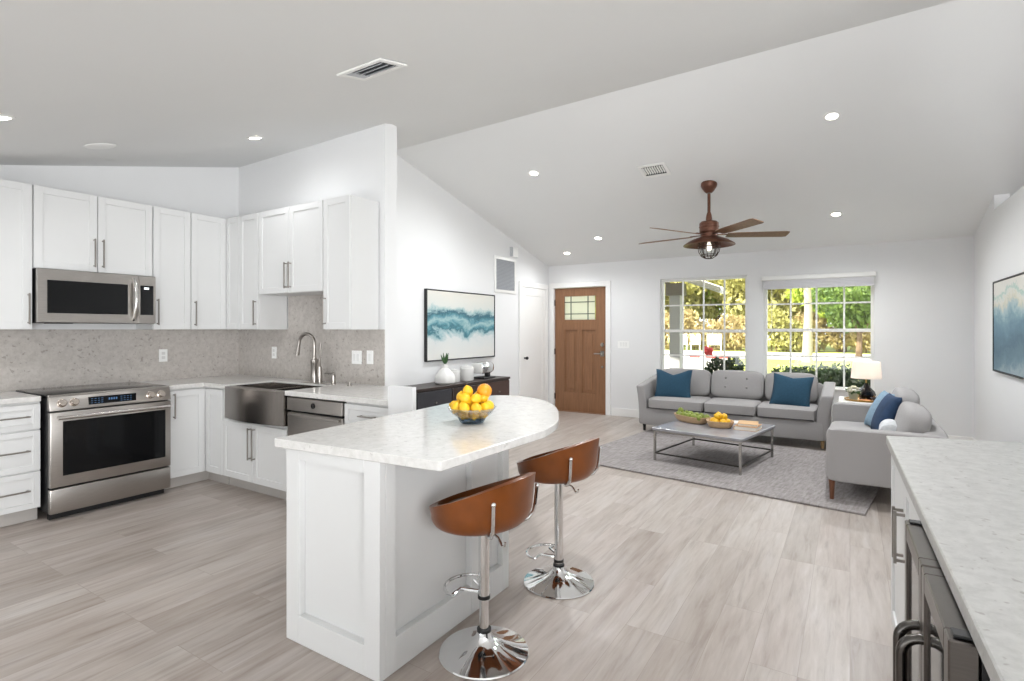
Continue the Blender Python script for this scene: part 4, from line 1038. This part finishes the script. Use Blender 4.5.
# ------------------------------------------------------------------ right-hand buffet counter
ang = -PI / 2 + math.atan(.038 / 2.005)
RO = (.14, 2.993, 0)
rc = obj('buffet_worktop', MB().prism([(0, 0), (2.9, 0), (2.9, .72), (-.22, .72), (-.118, .48)], CB, CT, 'z', .003, 1), QGREY, None, RO, (0, 0, ang), ang=22)
tag(rc, 'grey speckled quartz counter at the lower right', 'countertop')
bc = thing('buffet_cabinet', 'white two-door cabinet beside the drinks fridge at lower right', 'cabinet', RO, ang)
obj('carcass', box1(.03, 1.12, .036, .66, .1, CB - .001), CAB, bc); obj('toe_kick', box1(.03, 1.12, .09, .105, .001, .1), plain('toe_kick_shade_paint', '#b8b3ae', .5), bc)
add_door(bc, .035, .575, .1, CB - .01, 'r', .645, .19, .036); add_door(bc, .575, 1.115, .1, CB - .01, 'l', .645, .19, .036)
bf = thing('drinks_fridge', 'dark steel two-door drinks fridge under the right counter', 'fridge', RO, ang)
obj('body', box1(1.13, 1.82, .012, .62, .05, CB - .004), BLACK, bf)
obj('plinth', box1(1.15, 1.80, .05, .6, .001, .05), BLACK, bf)
for a, b, hs in ((1.135, 1.472, 1), (1.478, 1.815, 0)):
    m = MB(); fr = .045; z0, z1 = .09, CB - .008; y0, y1 = -.032, .011
    m.box(a, a + fr, y0, y1, z0, z1, .003); m.box(b - fr, b, y0, y1, z0, z1, .003); m.box(a + fr, b - fr, y0, y1, z1 - fr, z1, .003); m.box(a + fr, b - fr, y0, y1, z0, z0 + fr, .003)
    d = obj('door', m, DSTEEL, bf)
    obj('door_glass', box1(a + fr, b - fr, y0 + .006, y1 - .004, z0 + fr, z1 - fr), BLACKG, d)
    hxx = b - .03 if hs else a + .03
    cv = [(PI / 2 * i / 7) for i in range(8)]
    obj('handle', MB().tube([(hxx, y0, .715)] + [(hxx, y0 - .002 - .037 * math.sin(q_), .675 + .04 * math.cos(q_)) for q_ in cv] + [(hxx, y0 - .002 - .037 * math.cos(q_), .215 - .04 * math.sin(q_)) for q_ in cv] + [(hxx, y0, .175)], .011, 12), plain('dark_handle_steel', '#5c5956', .25, 1), d)
    obj('hinge_cap', box1(a + .01 if hs else b - .04, a + .04 if hs else b - .01, y0 + .008, y1 - .006, z1, z1 + .006, .002), BLACK, d)
ec = thing('buffet_end_cabinet', 'white cabinet end nearest the camera under the right counter', 'cabinet', RO, ang)
obj('carcass', box1(1.83, 2.85, .02, .66, .1, CB - .001), CAB, ec); obj('toe_kick', box1(1.83, 2.85, .09, .105, .001, .1), plain('toe_kick_shade_paint', '#b8b3ae', .5), ec)

# ------------------------------------------------------------------ outside
GZ = -.15
struct('ground_lawn', box1(-60, 60, YW + .16, 90, GZ - .3, GZ), LAWN, 'sunlit lawn beyond the windows', 'lawn')
struct('road', box1(-60, 60, 31, 40, GZ, GZ + .01), ASPH, 'pale road beyond the lawn', 'road')
struct('driveway', MB().prism([(-9.0, 9.2), (-2.1, 9.2), (-3.3, 16), (-5.6, 31), (-16, 31)], GZ, GZ + .012, 'z'), ASPH, 'pale concrete driveway beyond the left window', 'driveway')
def leaf_cloud(lumps, n, size, seed):
    t = bmesh.new(); rr = random.Random(seed); tot = sum(l[3] ** 2 for l in lumps)
    for (cx, cy, cz, R_, sz_) in lumps:
        k = int(n * R_ ** 2 / tot)
        for _ in range(k):
            d = Vector((rr.gauss(0, 1), rr.gauss(0, 1), rr.gauss(0, 1))).normalized(); rad = R_ * rr.uniform(.6, 1.05)
            p = Vector((cx, cy, cz)) + Vector((d.x * rad, d.y * rad, d.z * rad * sz_))
            s = size * rr.uniform(.6, 1.4); E2 = Euler((rr.uniform(0, 6.3), rr.uniform(0, 6.3), rr.uniform(0, 6.3))).to_matrix()
            q = [p + E2 @ Vector(v) * s for v in ((-.5, 0, 0), (0, -.28, .05), (.6, 0, 0), (0, .28, .05))]
            t.faces.new([t.verts.new(v) for v in q])
    return MB().merge(t)
def lumps_tree(rr, R_, H, n=12):
    L = [(0, 0, H, R_ * .75, .8)]
    for i in range(n): a = rr.uniform(0, 2 * PI); k = rr.uniform(.3, .8) * R_; L.append((k * math.cos(a), k * math.sin(a), H + rr.uniform(-.55, .6) * R_ * .8, R_ * rr.uniform(.35, .55), .8))
    return L
TREES = {}
def tree(kind, loc, s, label, rz=0):
    mat, bark, R_, H, nl, ls = {'bright': (LF1, BARKB, 2.9, 3.6, 6500, .36), 'dark': (LF2, BARKB, 2.5, 3.3, 6500, .34), 'olive': (LF3, BARKB, 2.9, 3.8, 6500, .36)}[kind]
    if kind not in TREES:
        t = thing('tree', label, 'tree', loc, rz, 'trees beyond the road'); rr = random.Random(len(kind))
        obj('crown', leaf_cloud(lumps_tree(rr, R_, H), nl, ls, 4), mat, t, smooth=False)
        m = MB(); m.tube([(0, 0, 0), (.1, 0, H * .4), (0, .1, H * .8)], [.2, .15, .08], 9)
        for i in range(4): a = 1.6 * i; m.tube([(.1, 0, H * .45), (.9 * math.cos(a), .9 * math.sin(a), H * .8), (1.6 * math.cos(a), 1.6 * math.sin(a), H)], [.08, .05, .02], 6)
        obj('trunk', m, bark, t); TREES[kind] = t
    else: t = dup(TREES[kind], loc, rz, label)
    t.scale = (s, s, s); return t
tree('olive', (-21, 47, GZ), 1.3, 'olive-green tree far off to the left of the porch post', .3)
tree('bright', (-17, 49, GZ), 1.35, 'bright green tree behind the porch post', 1.2)
tree('olive', (-13.5, 46, GZ), 1.25, 'olive-green tree in the left half of the left window', 2.0)
tree('bright', (-10.2, 50, GZ), 1.4, 'bright green tree in the right half of the left window', .4)
tree('olive', (-6.8, 47, GZ), 1.3, 'olive-green tree hidden between the two windows', .9)
tree('bright', (-4.4, 50, GZ), 1.4, 'bright green tree left of the pale trunk in the right window', 3.0)
tree('olive', (-2.2, 46, GZ), 1.2, 'olive-green tree just behind the pale trunk', 4.4)
tree('bright', (-.4, 43, GZ), 1.15, 'yellow-green tree right of the pale trunk', 5.0)
tree('dark', (.4, 34.5, GZ), .86, 'dark round tree at the right of the right window', 1.0)
tree('bright', (2.6, 48, GZ), 1.4, 'bright green tree at the right edge of the right window', 2.2)
def bush(name, label, loc, lumps, n, ls, mat, seed, group=None, cat='bush'):
    t = thing(name, label, cat, loc, 0, group)
    obj('foliage', leaf_cloud(lumps, n, ls, seed), mat, t, smooth=False)
    m = MB()
    for L in lumps[::2]: m.tube([(L[0], L[1], 0), (L[0], L[1], L[2])], [.06, .02], 6)
    obj('stems', m, BARKB, t); return t
BR = (('dry tan brush past the left edge of the left window', LF3), ('dry tan brush behind the left board of the white fence', LF4), ('dry tan brush at the right side of the left window, beside the white fence', LF4),
      ('olive brush left of the pale trunk in the right window', LF3), ('dry tan brush just right of the pale trunk', LF4), ('dry tan brush right of the dark round tree', LF4))
for i, (lb, mt) in enumerate(BR):
    rr = random.Random(40 + i)
    bush('brush', lb, (-15.4 + 3.65 * i, 42.5 + rr.uniform(-.5, .5), GZ), [(rr.uniform(-1.8, 1.8), rr.uniform(-.5, .5), rr.uniform(.6, 2.4), rr.uniform(.7, 1.2), .9) for _ in range(10)], 3200, .28, mt, i, 'dry brush along the road')
pt = thing('palm_trunk', 'tall pale palm standing on the lawn in the right window', 'tree', (-1.72, 29, GZ))
obj('trunk', MB().tube([(0, 0, 0), (.05, 0, 2.5), (-.05, 0, 4.6), (0, 0, 6.5)], [.24, .17, .15, .14], 12), BARKW, pt)
m = MB(); rr = random.Random(9); t = bmesh.new()
for k in range(18):
    a = 2 * PI * k / 18 + rr.uniform(-.2, .2); up = rr.uniform(-.1, .9)
    for j in range(14):
        s = j / 13; c = Vector((math.cos(a) * 2.1 * s, math.sin(a) * 2.1 * s, 6.5 + up * 1.6 * s - 1.9 * s * s)); sd = Vector((-math.sin(a), math.cos(a), 0))
        for sg in (-1, 1):
            q = [c, c + sd * sg * .35 + Vector((0, 0, -.25)) + Vector((math.cos(a), math.sin(a), 0)) * .2, c + Vector((math.cos(a), math.sin(a), 0)) * .12]
            t.faces.new([t.verts.new(v) for v in q])
obj('fronds', m.merge(t), LF1, pt, smooth=False)
hr = random.Random(21)
h_ = [(-.95 + .24 * i, hr.uniform(-.1, .1), .50 + hr.uniform(-.04, .05) + .016 * i, .36, 1.1) for i in range(8)]
bush('hedge', 'dark clipped hedge just outside the right window', (.0, 10.6, GZ), [(x * 1.0, y, z, r_, s) for x, y, z, r_, s in h_], 9000, .07, LFH, 3)
fl = bush('flowering_shrub', 'dark shrub with a red bloom outside the left window', (-2.0, 9.9, GZ), [(-.12, 0, .5, .28, 1), (.12, .05, .6, .26, 1), (.02, 0, .85, .2, 1), (.3, 0, .92, .16, 1)], 2600, .07, LFH, 8)
m = MB()
for q in ((-.12, -.12, 1.15), (-.06, -.15, 1.19), (-.14, -.1, 1.21), (-.09, -.05, 1.12)): m.ball(q, .05, 6)
obj('red_bloom', m, RED, fl)
for i, x in enumerate((-7.2, -6.35, -5.65)):
    o = thing('red_planter', ['red clay planter by the drive, leftmost of three', 'red clay planter by the drive, middle of three', 'red clay planter by the drive, nearest the red bloom'][i], 'planter', (x, 30.2, GZ + .012), 0, 'red planters by the drive')
    obj('trough', MB().prism([(-.24, 0), (.24, 0), (.27, .13), (-.27, .13)], -.12, .12, 'y', .01), BRICKR, o); obj('rim', box1(-.29, .29, -.14, .14, .13, .165, .008), BRICKR, o)
wfn = thing('white_fence', 'white board fence beyond the road', 'fence', (0, 41.2, GZ))
for xa_, xb2 in ((-10.85, -10.35), (-10.2, -9.4), (-8.95, -7.9)):
    obj('fence_board', box1(xa_, xb2, 0, .05, .4, 1.22, .02), FENCE, wfn)
    for xx in (xa_ + .08, xb2 - .08): obj('post', box1(xx - .04, xx + .04, .051, .13, 0, 1.15, .01), FENCE, wfn)
# porch
pc = thing('porch_column', 'grey porch post outside the left window', 'post', (-2.83, 10.4, GZ))
obj('shaft', box1(-.10, .10, -.10, .10, .0, 2.2, .006), PORCH, pc); obj('base_block', box1(-.13, .13, -.13, .13, 0, .2, .01), PORCH, pc)
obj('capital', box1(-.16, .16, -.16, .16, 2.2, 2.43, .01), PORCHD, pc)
pr = thing('porch_roof', 'grey gabled porch roof with a pale sloping eave outside the left window', 'roof', (0, 0, 0))
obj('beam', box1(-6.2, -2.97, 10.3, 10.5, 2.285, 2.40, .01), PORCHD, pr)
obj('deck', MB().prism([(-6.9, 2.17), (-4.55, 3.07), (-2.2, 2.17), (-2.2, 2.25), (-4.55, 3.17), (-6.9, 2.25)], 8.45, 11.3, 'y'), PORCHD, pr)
obj('fascia', MB().prism([(-6.95, 2.11), (-4.55, 3.03), (-2.15, 2.11), (-2.15, 2.25), (-4.55, 3.19), (-6.95, 2.25)], 11.302, 11.36, 'y'), plain('pale_fascia_paint', '#d5d4d2', .6), pr)
obj('far_post', box1(-6.45, -6.25, 10.3, 10.5, GZ, 2.28, .01), PORCH, pr)
